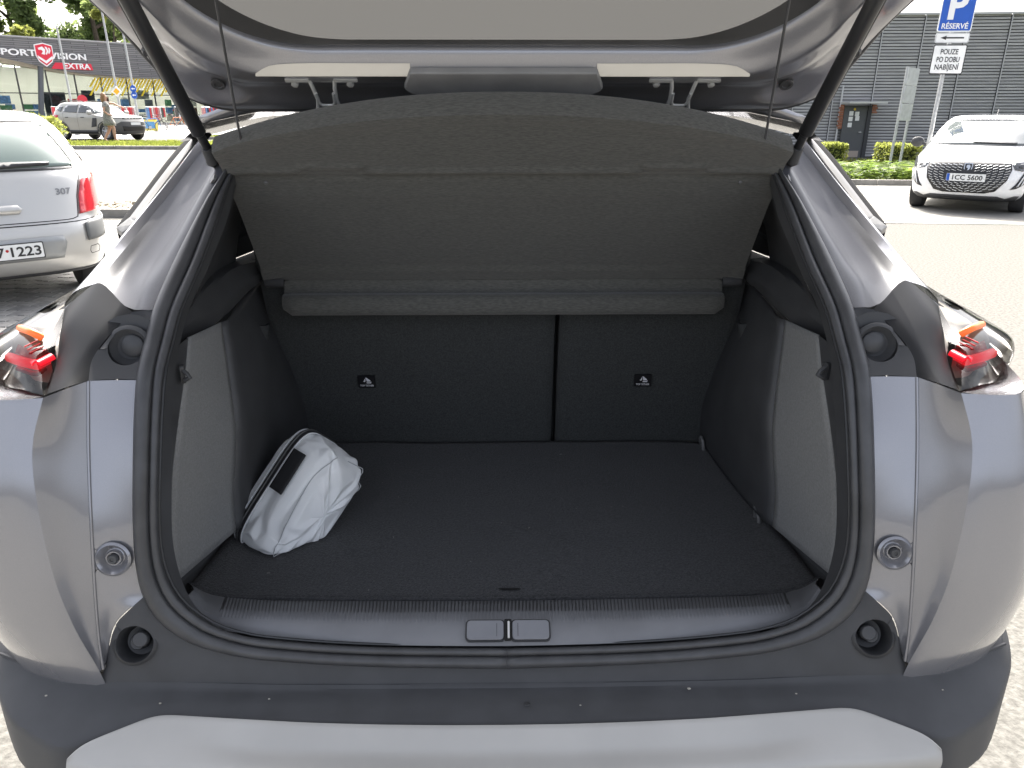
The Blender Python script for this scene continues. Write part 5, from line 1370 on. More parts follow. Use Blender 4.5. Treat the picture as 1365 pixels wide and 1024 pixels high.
# ---- body behind the opening: painted strip, facet, quarter panel
K1 = [(0.6091,1.022,1.13), (0.6087,0.985,1.032), (0.6057,0.95,0.9357), (0.6082,0.925,0.8264), (0.6095,0.912,0.7551), (0.6086,0.905,0.7108)]
K2 = [(0.6429,0.965,1.126), (0.6557,0.94,1.067), (0.6529,0.918,1.006), (0.641,0.895,0.8864), (0.629,0.893,0.7975), (0.6113,0.899,0.7104)]
Q = [K2 + [(.607, .905, .655)],
     [(Vector(p) + Vector((.005, -.003, 0))) for p in K2 + [(.607, .905, .655)]],
     [(.722, .962, 1.125), (.735, .940, 1.06), (.745, .918, .99), (.742, .898, .86), (.722, .897, .77), (.69, .905, .70), (0.675, 0.917, .645)],
     [(.757, 1.005, 1.125), (.772, .985, 1.06), (.788, .963, .99), (.800, .942, .86), (.788, .940, .77), (.765, .94, .70), (0.750, 0.952, .645)],
     [(.788, 1.085, 1.125), (.806, 1.07, 1.06), (.828, 1.055, .99), (.844, 1.04, .86), (.834, 1.04, .77), (.815, 1.03, .70), (0.800, 1.042, .645)],
     [(.845, 1.26, 1.125), (.860, 1.25, 1.06), (.872, 1.25, .99), (.877, 1.25, .86), (.868, 1.25, .77), (.855, 1.25, .70), (0.840, 1.262, .645)],
     [(.882, 1.60, 1.125), (.886, 1.60, 1.06), (.888, 1.6, .99), (.884, 1.6, .86), (.878, 1.6, .77), (.87, 1.6, .70), (0.855, 1.612, .645)]]
def body_side(s):
    strip_in = [(0.5364,1.04,1.124), (0.5361,0.9935,1.028), (0.5405,0.9646,0.9308), (0.5413,0.9507,0.8682), (0.5372,0.9396,0.8158), (0.5627,0.9285,0.8024), (0.5909,0.924,0.7717), (0.6103,0.9168,0.7091)]
    st = sheet('pillar_paint_panel', [strip_in, [(Vector(a) * .5 + Vector(b) * .5) + Vector((0, .002, 0)) for a, b in zip(cr(strip_in, 30), cr(K1, 30))], K1], paint, s, 50, 14)
    fc = sheet('quarter_return', [K1, [(Vector(a) * .5 + Vector(b) * .5) + Vector((0, .004, 0)) for a, b in zip(K1, K2)], K2], paint, s, 36, 8)
    tube('pillar_crease', [p - CO + Vector((0, -.0008, 0)) for p in cr(mir(K1, s), 40)], .0022, paint, car, 8)
    sheet('quarter_panel', Q, paint, s, 36, 60)
    # buffer dish and rubber bolt on the painted panel
    c = (0.5809,0.9393,0.8797); nb = Vector((-.12 * s, -1, .22)).normalized()
    punch(st, cpt(c, s), nb, .0215); lathe('buffer_backing', [(.04, -.012), (0, -.012)], cpt(c, s), nb, gloss_black, car, 20)
    o = lathe('buffer_dish', [(.0262, -.001), (.0238, .0008), (.0225, .0014), (.0205, -.001), (.0135, -.010), (.0125, -.0095), (.0105, -.004), (.009, -.004), (.0085, -.0095), (.0, -.0095)], cpt(c, s), nb, paint, car, 36)
    bl = lathe('buffer_bolt', [(.0075, -.009), (.0075, .000), (.006, .002), (.003, .002), (.0026, .0005), (0, .0005)], cpt(c, s), nb, rubber, o, 24)
both(body_side)

# ---- dark lower panel with the stop cups
def lower_panel(s):
    up = [(0,0.9317,0.6933), (0.2175,0.9319,0.6989), (0.3858,0.9331,0.7137), (0.4482,0.9345,0.7297), (0.4844,0.936,0.7482), (0.5205,0.939,0.7835), (0.5377,0.9402,0.8208)]
    lo = [(0, .917, .666), (.20, .917, .666), (.37, .916, .668), (.44, .915, .672), (.50, .913, .676), (.58, .908, .682), (.618, .902, .688)]
    rg = [(0.5377,0.9402,0.8208), (0.5617,0.9265,0.8025), (0.5899,0.922,0.7719), (0.609,0.9149,0.7107)]
    Au, Al = cr(up, 60), cr(lo, 60)
    Rg = cr(rg, 12)
    o = sheet('lower_trim_panel', [Au + Rg[1:], Al[:48] + cr([Al[47], Al[-1]], 24)[1:]], plastic, s, 90, 18)
    c = (0.5618,0.9197,0.7447); nb = Vector((-.10 * s, -1, .55)).normalized()
    punch(o, cpt(c, s), nb, .027); lathe('cup_backing', [(.045, -.032), (0, -.032)], cpt(c, s), nb, gloss_black, car, 20)
    cup = lathe('stop_cup', [(.0330, -.0015), (.0300, .0012), (.0280, .0020), (.0262, .0), (.0215, -.028), (.013, -.030), (.012, -.012), (.0105, -.010), (.0, -.010)], cpt(c, s) + nb * .001, nb, gloss_black, car, 36)
    lathe('stop_plug', [(.0115, -.012), (.0115, -.004), (.010, -.002), (0, -.002)], cpt(c, s) + Vector((-.007 * s, 0, .006)), nb, plastic, cup, 28)
both(lower_panel)

# ---- black corner block beside the tail lamp
def corner_block(s):
    a = [(0.5353,1.131,1.209), (0.5369,1.091,1.171), (0.5381,1.064,1.145), (0.5353,1.04,1.124)]
    b = [(0.5751,1.115,1.209), (0.5975,1.075,1.181), (0.6107,1.045,1.155), (0.6079,1.02,1.131)]
    o = sheet('corner_trim', [a, [(Vector(p) + Vector(q)) * .5 + Vector((0, .006, 0)) for p, q in zip(a, b)], b], plastic, s, 24, 14)
    c = (0.5713,1.08,1.163); nb = Vector((-.15 * s, -1, .25)).normalized()
    punch(o, cpt(c, s), nb, .026); lathe('grommet_backing', [(.05, -.010), (0, -.010)], cpt(c, s), nb, gloss_black, car, 20)
    dish = lathe('grommet_dish', [(.0335, -.001), (.0305, .002), (.0275, .0028), (.0262, .0005), (.019, -.007), (.0175, -.007), (.0, -.007)], cpt(c, s), nb, plastic, car, 32)
    lathe('grommet', [(.0165, -.007), (.0165, -.003), (.0150, -.0018), (.0, -.0018)], cpt(c, s) + Vector((-.004 * s, 0, .002)), nb, rubber, dish, 28)
    tp = [(0.5766,1.118,1.208), (0.6175,1.16,1.218), (0.6632,1.2,1.238), (0.6955,1.205,1.219), (0.7195,1.185,1.194)]
    blk = [[(0.5751,1.115,1.209), (0.5975,1.075,1.181), (0.6107,1.045,1.155), (0.6079,1.02,1.131)],
           [(0.5922,1.125,1.219), (0.6135,1.08,1.188), (0.6259,1.045,1.157), (0.6181,1.01,1.13)],
           [(0.6553,1.185,1.239), (0.6592,1.115,1.196), (0.6537,1.065,1.157), (0.6305,1,1.128)],
           [(0.6983,1.2,1.216), (0.6894,1.13,1.186), (0.6799,1.085,1.15), (0.642,1,1.124)],
           [(0.7342,1.21,1.19), (0.7164,1.15,1.161), (0.7012,1.1,1.133), (0.6832,1.03,1.105)]]
    sheet('lamp_side_cover', blk, mat('lamp_cover_black', (.016, .0165, .018), .55, spec=.18, var=.1, vscale=9), s, 24, 24)
    # tail lamp: housing, light bars and clear outer lens
    I_ = [(0.736,1.22,1.201), (0.7127,1.15,1.168), (0.6902,1.09,1.137), (0.6746,1.02,1.107)]
    X_ = [(0.7555,1.2,1.187), (0.7285,1.09,1.159), (0.7036,1.05,1.132), (0.6732,1.015,1.11)]
    O1 = [(0.791,1.23,1.179), (0.7895,1.13,1.159), (0.7606,1.08,1.128), (0.7062,1.03,1.112)]
    O2 = [(0.8159,1.26,1.17), (0.8603,1.2,1.141), (0.8443,1.16,1.116), (0.7701,1.08,1.107)]
    O3 = [(.79, 1.42, 1.20), (.838, 1.38, 1.165), (.846, 1.35, 1.14), (.840, 1.28, 1.126)]
    lens = sheet('tail_lamp', [I_, X_, O1, O2, O3], glass_mat('clear_lamp_lens', (.60, .58, .56), .05), s, 26, 40)
    ins = lambda r, d: [Vector(p) + Vector((-.014 * d, .018 * d, -.002)) for p in r]
    sheet('lamp_housing', [ins(I_, 1.0), ins(X_, 1.6), ins(O1, 1.8), ins(O2, 1.6), ins(O3, 1.2)], mat('smoked_reflector', (.34, .32, .27), .5), s, 20, 20, parent=lens)
    sheet('lamp_mask', [ins(I_, .45), ins([Vector(a).lerp(Vector(b), .5) for a, b in zip(I_, X_)], .6), ins([Vector(a).lerp(Vector(b), .80) for a, b in zip(I_, X_)], .8)], gloss_black, s, 20, 5, parent=lens)
    red = mat('red_lamp_bar', (.55, .01, .02), .3, emit=(1, .015, .03), estr=.22)
    dred = mat('red_reflector', (.45, .03, .03), .25, var=.3, vscale=60)
    amber = mat('amber_lamp_bar', (.75, .16, .03), .3, emit=(1, .18, .04), estr=.12)
    def bar(nm, pts, r, m_): tube(nm, [cpt(p, s) for p in cr(pts, 10)], r, m_, lens, 8)
    bar('light_bar', [(0.7012,1.095,1.142), (0.7082,1.068,1.139)], .0075, red)
    bar('light_bar', [(0.7082,1.068,1.139), (0.7438,1.09,1.137), (0.7826,1.12,1.135)], .0078, red)
    bar('indicator_bar', [(0.7213,1.115,1.168), (0.7315,1.11,1.178), (0.7755,1.15,1.174)], .0058, amber)
    for k in range(5):
        bar('lamp_fin', [(0.7061,1.1,1.149), (0.7151,1.08,1.145)] if k == 0 else [Vector((0.7061,1.1,1.149)) + Vector((.0035 * k, 0, .0048 * k)), Vector((0.7151,1.08,1.145)) + Vector((.0035 * k, 0, .0048 * k))], .0011, dred)
    sheet('red_reflector_panel', [[(0.7096,1.108,1.143), (0.7213,1.085,1.141), (0.7797,1.13,1.139)], [(0.7228,1.125,1.155), (0.7316,1.1,1.155), (0.7817,1.145,1.149)]], mat('red_reflector', (.45, .03, .03), .25), s, 14, 4, parent=lens)
    bar('reflector_bar', [(0.7089,1.085,1.128), (0.7137,1.072,1.124), (0.76,1.1,1.123)], .0042, dred)
    sheet('quarter_upper_panel', [O3, [(.80, 1.62, 1.22), (.86, 1.62, 1.17), (.88, 1.62, 1.14), (.882, 1.60, 1.125)]], paint, s, 16, 6)
    # lower ledge of paint under the lamp
    sheet('quarter_shoulder', [[(0.6768,1.02,1.107), (0.7029,1.04,1.103), (0.7311,1.06,1.102), (0.7987,1.12,1.092), (.84, 1.30, 1.124)], [Vector(p) for p in ((.665, .957, 1.1255), (.722, .962, 1.1255), (.757, 1.005, 1.1255), (.788, 1.085, 1.1255), (.845, 1.26, 1.1255))]], paint, s, 24, 4)
both(corner_block)

# ---- painted rain channel beside the tailgate opening and the outer pillar edge
def channel(s):
    a = [(0.5348,1.129,1.207), (0.5298,1.171,1.239), (0.5241,1.214,1.271), (0.5159,1.264,1.309), (0.5057,1.311,1.344), (0.4882,1.372,1.39), (0.4727,1.425,1.428)]
    g1 = [(0.5623,1.128,1.209), (0.5682,1.178,1.238), (0.559,1.225,1.269), (0.5444,1.275,1.31), (0.535,1.32,1.346), (0.52,1.375,1.392), (0.5036,1.42,1.432)]
    g2 = [(0.5901,1.15,1.204), (0.6027,1.215,1.234), (0.6002,1.27,1.26), (0.584,1.335,1.306), (0.5686,1.385,1.345), (0.5506,1.435,1.391), (0.5355,1.47,1.43)]
    g3 = [(0.6495,1.2,1.211), (0.6568,1.27,1.233), (0.6523,1.32,1.258), (0.6277,1.395,1.311), (0.6029,1.44,1.355), (0.5819,1.485,1.395), (0.5677,1.51,1.428)]
    g4 = [(0.68,1.225,1.23), (0.6779,1.28,1.252), (0.6693,1.335,1.278), (0.6467,1.42,1.33), (0.6243,1.47,1.371), (0.6027,1.51,1.409), (0.5878,1.535,1.435)]
    g5 = [(0.7469,1.235,1.195), (0.7192,1.3,1.24), (0.6908,1.355,1.287), (0.6626,1.435,1.342), (0.6387,1.485,1.383), (0.6189,1.525,1.419), (0.6043,1.55,1.443)]
    o = sheet('rain_channel', [a, g1, g2, g3, g4], paint_shaded, s, 40, 26)
    sheet('pillar_outer_edge', [g4, [Vector(p).lerp(Vector(q), .5) + Vector((.002, -.006, .006)) for p, q in zip(g4, g5)], g5, [Vector(p) + Vector((.03, .05, -.03)) for p in g5]], paint, s, 40, 14)
    sheet('rear_pillar_panel', [[Vector(p) + Vector((.03, .05, -.03)) for p in g5], [(.80, 1.62, 1.20), (.785, 1.62, 1.23), (.77, 1.63, 1.26), (.74, 1.64, 1.30), (.71, 1.66, 1.35), (.68, 1.68, 1.39), (.665, 1.70, 1.42)]], paint, s, 20, 6)
    # side window trim: gap, bright strip, black strip, end cap
    ta = [(0.6691,1.385,1.303), (0.6559,1.46,1.345), (0.6342,1.55,1.403), (0.612,1.64,1.455)]
    tb = [(0.6876,1.4,1.301), (0.6743,1.475,1.343), (0.651,1.565,1.402), (0.6291,1.66,1.454)]
    tc = [(0.7128,1.42,1.299), (0.6967,1.5,1.347), (0.6711,1.59,1.408), (0.6469,1.68,1.462)]
    td = [(0.7409,1.44,1.292), (0.7212,1.52,1.343), (0.6958,1.615,1.407), (0.6695,1.7,1.46)]
    sheet('window_gap_strip', [ta, tb], mat('window_trim_black', (.03, .03, .031), .85, spec=.05), s, 20, 3, thick=.006)
    sheet('window_bright_strip', [tb, [Vector(p).lerp(Vector(q), .5) + Vector((0, 0, .003)) for p, q in zip(tb, tc)], tc], mat('satin_trim', (.20, .195, .185), .45, .5), s, 20, 6, thick=.004)
    sheet('window_black_strip', [tc, [Vector(p).lerp(Vector(q), .5) + Vector((0, 0, .003)) for p, q in zip(tc, td)], td, [Vector(p) + Vector((.01, .02, -.03)) for p in td]], mat('window_trim_black', (.03, .03, .031), .85, spec=.05), s, 20, 8)
    e = [(0.6673,1.375,1.303), (0.7031,1.38,1.286), (0.7228,1.4,1.292), (0.699,1.41,1.31)]
    bm = bmesh.new()
    vt = [bm.verts.new(cpt(p, s) + Vector((0, 0, .004))) for p in e]; vb = [bm.verts.new(cpt(p, s) + Vector((0, .004, -.008))) for p in e]
    bm.faces.new(vt); bm.faces.new(vb[::-1])
    for i in range(4): bm.faces.new((vt[i], vb[i], vb[(i + 1) % 4], vt[(i + 1) % 4]))
    bmesh.ops.recalc_face_normals(bm, faces=bm.faces)
    bevel(link('strip_end_cap', bm_mesh(bm, 'strip_end_cap', 0), mat('cap_grey', (.24, .235, .22), .4, var=.2, vscale=90), car), .0015)
    # strut foot block
    lathe('strut_foot', [(.009, -.01), (.009, .006), (.006, .010), (0, .010)], cpt((0.5278,1.4,1.413), s), (.3 * s, -1, .3), darkmetal, car, 12)
    poly_plate('hinge_pad', rrect(.022, .012, .003), mat('clip_grey', (.14, .14, .14), .4), car, frame(cpt((0.5137,1.362,1.384), s), (.6 * s, .5, -.5), (0, .7, .7)), .005)
both(channel)

# ---- bumper
bp0 = [(0, .9165, .667), (.20, .9165, .667), (.37, .915, .669), (.50, .913, .676), (.565, .908, .683), (.618, .903, .690), (.70, .915, .695), (.796, .95, .700), (.835, 1.03, .702), (.87, 1.25, .705)]
bp0b = [(p[0], p[1] - .006, p[2] - .0065) for p in bp0]
e_c = [(0, .853, .652), (.20, .856, .653), (.37, .860, .655), (.49, .862, .657), (.555, .850, .652), (.640, .826, .641), (.735, .870, .658), (.806, .945, .680), (.845, 1.03, .690), (.88, 1.25, .695)]
e_1 = [(p[0] * 1.004, p[1] - .005 * (1 if i < 7 else .4), p[2] - .004) for i, p in enumerate(e_c)]
e_2 = [(p[0] * 1.006, p[1] - .007 * (1 if i < 7 else .4), p[2] - .012) for i, p in enumerate(e_c)]
e_3 = [(p[0] * 1.006, p[1] - .010 * (1 if i < 7 else .4), p[2] - .09) for i, p in enumerate(e_c)]
e_4 = [(p[0] * .985, p[1] + .02, p[2] - .17) for p in e_c]
e_5 = [(p[0] * .97, p[1] + .10, p[2] - .36) for p in e_c]
def bump_half(s):
    sheet('bumper', [bp0, bp0b, e_c, e_1, e_2, e_3, e_4, e_5], plastic, s, 60, None, smooth_cross=False) if False else None
def smooth_run(pts, n=90, it=10):
    """straight runs with softened corners"""
    p = lin(pts, n)
    for _ in range(it): p = [p[0]] + [(p[i - 1] + p[i] * 2 + p[i + 1]) / 4 for i in range(1, n - 1)] + [p[-1]]
    return p
bumper = sheet('bumper', [[Vector((-p.x, p.y, p.z)) for p in smooth_run(q, 100, 6)[::-1]][:-1] + smooth_run(q, 100, 6) for q in ([(p[0] * .955, p[1] + .035, p[2] - .004) for p in bp0], bp0, bp0b, [Vector(a).lerp(Vector(b), .5) + Vector((0, 0, .001)) for a, b in zip(bp0b, e_c)], [Vector(a).lerp(Vector(b), .92) for a, b in zip(bp0b, e_c)], e_c, e_1, e_2, e_3, e_4, e_5)], plastic, 1, 199, 90, along=lin, smooth_cross=False, ang=28)
both(lambda s: tube('bumper_gap', [p - CO for p in cr(mir([Vector(q) + Vector((0, .002, .001)) for q in bp0[5:8]], s), 24)], .0028, gloss_black, bumper, 6))
# silver skid plate set on the bumper
sk0 = smooth_run([(0,0.8405,0.6575), (0.0944,0.841,0.6577), (0.1935,0.8435,0.658), (0.2934,0.8474,0.659), (0.4065,0.8558,0.66), (0.519,0.8644,0.6615), (0.6176,0.8188,0.648), (0.6225,0.8055,0.641)])
sk0b = [p + Vector((0, -.0035, -.0005)) for p in sk0]
sk2 = smooth_run([(0,0.7782,0.629), (0.1322,0.7794,0.629), (0.3017,0.7857,0.629), (0.4742,0.7949,0.63), (0.5826,0.7992,0.631), (0.6246,0.8029,0.634)], it=20)
sk1 = [p.lerp(q, .52) + Vector((0, .002, -.009)) * (1 - sstep(.36, .50, p.x)) for p, q in zip(sk0, sk2)]
sk3 = [p + Vector((0, -.005, -.012)) for p in sk2]
sk4 = [p + Vector((0, .004, -.10)) for p in sk2]
def full3(r): return [Vector((-p.x, p.y, p.z)) for p in r[::-1]][:-1] + list(r)
rows = [full3(q) for q in (sk0, sk0b, sk1, sk2, sk3, sk4)]
rows = [[cr([r[i] for r in rows], 44)[j] for i in range(len(rows[0]))] for j in range(44)] if False else list(map(list, zip(*[lin([r[i] for r in rows], 44) for i in range(len(rows[0]))])))
for _ in range(3):
    rows = [rows[0], rows[1]] + [[(rows[j - 1][i] + rows[j][i] * 2 + rows[j + 1][i]) / 4 for i in range(len(rows[0]))] for j in range(2, len(rows) - 1)] + [rows[-1]]
sk = link('skid_plate', grid_mesh(loc(rows), 'skid_plate', smooth=45), silverplastic, bumper)
both(lambda s: lathe('parking_sensor', [(.009, 0), (.0085, .0012), (0, .0015)], Vector((.808 * s, .945, .632)) - CO, (.7 * s, -.7, .05), plastic, bumper, 20))
lathe('bumper_plug', [(.004, 0), (.003, .001), (0, .001)], Vector((.03, .878, .6605)) - CO, (0, -.2, 1), gloss_black, bumper, 10)
dirt = bmesh.new(); lr = random.Random(4)
for x, y, z in ((-.36, .888, .6655), (.11, .872, .6625), (-.52, .88, .667), (.44, .885, .668), (.66, .88, .677), (-.69, .885, .679), (.28, .90, .666)):
    q = Vector((x, y, z)) - CO; r_ = lr.uniform(.0012, .0024)
    bmesh.ops.create_icosphere(dirt, subdivisions=1, radius=r_, matrix=Matrix.Translation(q) @ Matrix.Diagonal((1.4, 1, .5, 1)))
tag(link('dirt_specks', bm_mesh(dirt, 'dirt_specks', 0), mat('dry_dirt', (.45, .42, .36), .9), bumper), kind='stuff')
# lower valance, number-plate recess face and exhaust-side skirts continue below
for s in (1, -1):
    lathe('fog_lamp', [(.03, 0), (.028, .006), (0, .008)], Vector((.66 * s, .845, .50)) - CO, (.2 * s, -1, -.1), mat('red_reflector', (.45, .03, .03), .25), bumper, 20)

# ---- tailgate, raised
TD = Vector((0, -math.cos(R(40)), math.sin(R(40)))); TN = Vector((0, -math.sin(R(40)), -math.cos(R(40))))   # along the gate, and its inner (downward) side
def tg(x, b, h=0.0): return Vector((x, 1.5, 1.51)) + TD * b + TN * h - CO
# outlines in gate coordinates (x, distance from the hinge edge)
def gate_w(b):                       # half width of the gate
    ks = [(0, .560), (.015, .585), (.05, .600), (.10, .612), (.20, .632), (.35, .69), (.50, .735), (.70, .75), (.95, .70), (1.2, .66)]
    for (a, A_), (b_, B_) in zip(ks, ks[1:]):
        if b <= b_: return A_ + (B_ - A_) * (b - a) / (b_ - a)
    return ks[-1][1]
def ring_pts(off, b0, b1, r, n=60):
    """rounded outline half: from hinge-edge centre out and up the side"""
    pts = [(0, b0)]
    w0 = gate_w(b0) - off
    pts += [(w0 * f, b0) for f in (.2, .4, .6)]
    pts += [(w0 - r, b0)]
    for k in range(1, 7):
        a = math.pi / 2 * k / 6
        pts.append((w0 - r + r * math.sin(a) + (gate_w(b0 + r) - gate_w(b0)) * k / 6, b0 + r - r * math.cos(a)))
    for f in (.2, .4, .6, .8, 1.0):
        b = b0 + r + (b1 - b0 - r) * f
        pts.append((gate_w(b) - off, b))
    return pts
def gate_rail(off, b0, b1, r, h): return [(x, 1.5 + TD.y * b + TN.y * h, 1.51 + TD.z * b + TN.z * h) for x, b in ring_pts(off, b0, b1, r)]
rail_list = [gate_rail(o_, b_, .75 - .2 * o_, r_, h_) for o_, b_, r_, h_ in ((-.004, -.012, .05, -.03), (-.006, -.012, .05, -.006), (.0, -.004, .05, .006), (.020, .018, .06, .012), (.045, .045, .08, .012), (.058, .070, .09, .016), (.080, .095, .11, .033),
             (.100, .116, .12, .040), (.108, .121, .125, .0415), (.122, .137, .135, .027), (.140, .151, .15, .012), (.145, .151, .15, .003))]
gate = None
rows = loc(loft_rows([full(r) for r in rail_list], 150, 60, True))
gme = grid_mesh(rows, 'tailgate', smooth=40)
gate = link('tailgate', gme, mat('tailgate_paint', (0.33, 0.33, 0.35), 0.30, 0.7, coat=.8, var=.04, vscale=500), car)
# pressed corner dimples: soft relief on the frame
bm = bmesh.new(); bm.from_mesh(gme)
for v in bm.verts:
    for s in (1, -1):
        for (x, b, rad, dep) in ((.515, .066, .040, -.008), (.585, .19, .03, .007), (.60, .24, .028, -.007)):
            d = (v.co - tg(x * s, b, .01)).length
            v.co += TN * dep * math.exp(-(d / rad) ** 4)
bm.to_mesh(gme); bm.free()
gme.polygons.foreach_set('use_smooth', [True] * len(gme.polygons)); gme.set_sharp_from_angle(angle=R(40))
# black border band of the window and the glass
def gsheet(nm, r1, r2, m_, k=4, par=None):
    return link(nm, grid_mesh(loc(loft_rows([full(r1), full(r2)], 120, k)), nm), m_, par or gate)
gsheet('window_border', gate_rail(.125, .105, .68, .13, .006), gate_rail(.185, .162, .60, .17, .002), frit)
gl_o = [Vector(p) for p in gate_rail(.183, .160, .61, .17, .001)]
pane = [[Vector((x * (1 - f), y, z)) for x, y, z in gl_o] for f in (0, .25, .5, .75, 1.0)]
# pane: spans from one side of the outline to the other at the same height
pl_ = cr(gl_o, 60)
k0 = max(i for i, p in enumerate(pl_) if p.z < pl_[0].z + 1e-4)
pane_rows = [[Vector((p.x * u, p.y, p.z)) for u in [-1 + i / 15 for i in range(31)]] for p in pl_[k0:]]
o = link('rear_window', grid_mesh(loc(pane_rows), 'rear_window'), tint_glass, gate)
# upper part of the gate beyond the window (outer skin and lower door)
skin = [[(x, 1.5 + TD.y * b + TN.y * h, 1.51 + TD.z * b + TN.z * h) for x in [gate_w(b) * u for u in (-1, -.8, -.4, 0, .4, .8, 1)]] for b, h in ((.66, .02), (.75, .04), (.90, .09), (1.05, .20), (1.10, .34))]
solidify(link('tailgate_lower_door', grid_mesh(loc([cr(r, 30) for r in skin]), 'tailgate_lower_door'), plastic_in, gate), .04, 1)
# rear spoiler / outer lip past the hinge line is paint; rubber lip on the hinge edge
er = gate_rail(-.002, -.010, .45, .05, .0)
tube('tailgate_edge_rubber', [p - CO for p in cr(full(er), 120)], .006, rubber, gate, 8)
# hinge-side brackets, bolts, centre panel, corner plugs, cords' studs
for s in (1, -1):
    for px_, bx in ((.335, 0),):
        h = empty('tailgate_hinge', (0, 0, 0)); h.parent = car
        def hp(dx, b, hh): return tg(s * (px_ - .018 + dx), b + .052, hh)
        tube('hinge_arm', [hp(-.022, .052, .036), hp(-.020, .040, .042), hp(-.018, .015, .045), hp(-.022, -.01, .048), hp(-.034, -.03, .06)], .0035, chrome, h, 8)
        tube('hinge_arm', [hp(.022, .052, .036), hp(.018, .040, .042), hp(.015, .015, .045), hp(.020, -.01, .048), hp(.030, -.03, .06)], .0035, chrome, h, 8)
        tube('hinge_loop', [hp(-.016, .032, .046), hp(-.015, .012, .048), hp(-.010, .004, .048), hp(.010, .004, .048), hp(.014, .012, .048), hp(.015, .032, .046)], .0028, chrome, h, 8)
        for d_ in (-.044, .044):
            poly_plate('hinge_plate', rrect(.042, .006, .002), chrome, h, frame(hp(d_ * .95, .056, .038), (1, 0, 0), -TD), .003)
            lathe('hinge_bolt', [(.0065, 0), (.0065, .005), (.004, .006), (0, .006)], hp(d_ * 1.1, .046, .036), TN, chrome, h, 6)
    pl = lathe('tailgate_plug', [(.013, 0), (.012, .003), (.007, .003), (.006, .001), (0, .001)], tg(.515 * s, .064, .008), TN, rubber, gate, 24)
    lathe('tailgate_side_plug', [(.010, 0), (.009, .006), (0, .008)], tg(.606 * s, .145, .008), (-.5 * s, -.5, -.7), rubber, gate, 20)
    lathe('cord_stud', [(.006, 0), (.006, .008), (.004, .012), (0, .012)], Vector((.395 * s, 1.10, 1.86)) - CO, (0, 0, -1), rubber, gate, 12)
# frame lip beside the raised centre panel, its reflection painted as paler metal
for s in (1, -1):
    r1 = [tg(x * s, .121, .0425) + CO for x in (.160, .25, .34, .40, .425)]
    r2 = [tg(x * s, b, .0425) + CO for x, b in ((.172, .146), (.25, .146), (.34, .146), (.40, .147), (.435, .150))]
    r1 = [p + Vector((0, -.0035, .0)) for p in r1]; r2 = [p + Vector((0, -.003 * f, .0205 * f)) for p, f in zip(r1, (1, 1, 1, .8, .2))]
    link('highlight_strip', grid_mesh(loc(loft_rows([r1, r2], 20, 4)), 'highlight_strip'), mat('highlight_metal', (.62, .61, .58), .30, .8), gate)
cpl = [(-.158, .149), (-.172, .112), (-.168, .104), (-.148, .090), (.148, .090), (.168, .104), (.172, .112), (.158, .149)]
o = poly_plate('centre_cover', [(x, -(b - .12)) for x, b in cpl], mat('cover_grey', (.27, .27, .27), .5, var=.1, vscale=20), gate, frame(tg(0, .12, .047), (1, 0, 0), -TD), .014)
bevel(o, .003, 3)
for x in (-.133, .133):
    lathe('cover_bolt', [(.0065, 0), (.006, .002), (.003, .002), (.003, 0), (0, 0)], tg(x, .124, .0475), TN, rubber, o, 18)
# gas struts
for s in (1, -1):
    lo_, hi_ = Vector((0.5221,1.385,1.424)), Vector((0.5426,1.2,1.651))
    hi2 = lo_ + (hi_ - lo_) * 1.28
    st = tube('gas_strut', [cpt(lo_.lerp(hi2, .13), s), cpt(lo_.lerp(hi2, .14), s), cpt(lo_.lerp(hi2, .98), s), cpt(hi2, s)], .0125, darkmetal, car, 18, [.009, .0125, .0125, .009])
    tube('strut_rod', [cpt(lo_, s), cpt(lo_.lerp(hi2, .16), s)], .0075, darkmetal, st, 12)
    tube('strut_end', [cpt(lo_ + Vector((0, .004, -.012)), s), cpt(lo_.lerp(hi2, .05), s)], .0105, plastic, st, 12)
    tube('strut_cable', [cpt(lo_.lerp(hi2, .2) + Vector((.013, 0, .002)), s), cpt(lo_.lerp(hi2, .9) + Vector((.015, 0, .002)), s)], .003, rubber, st, 6)

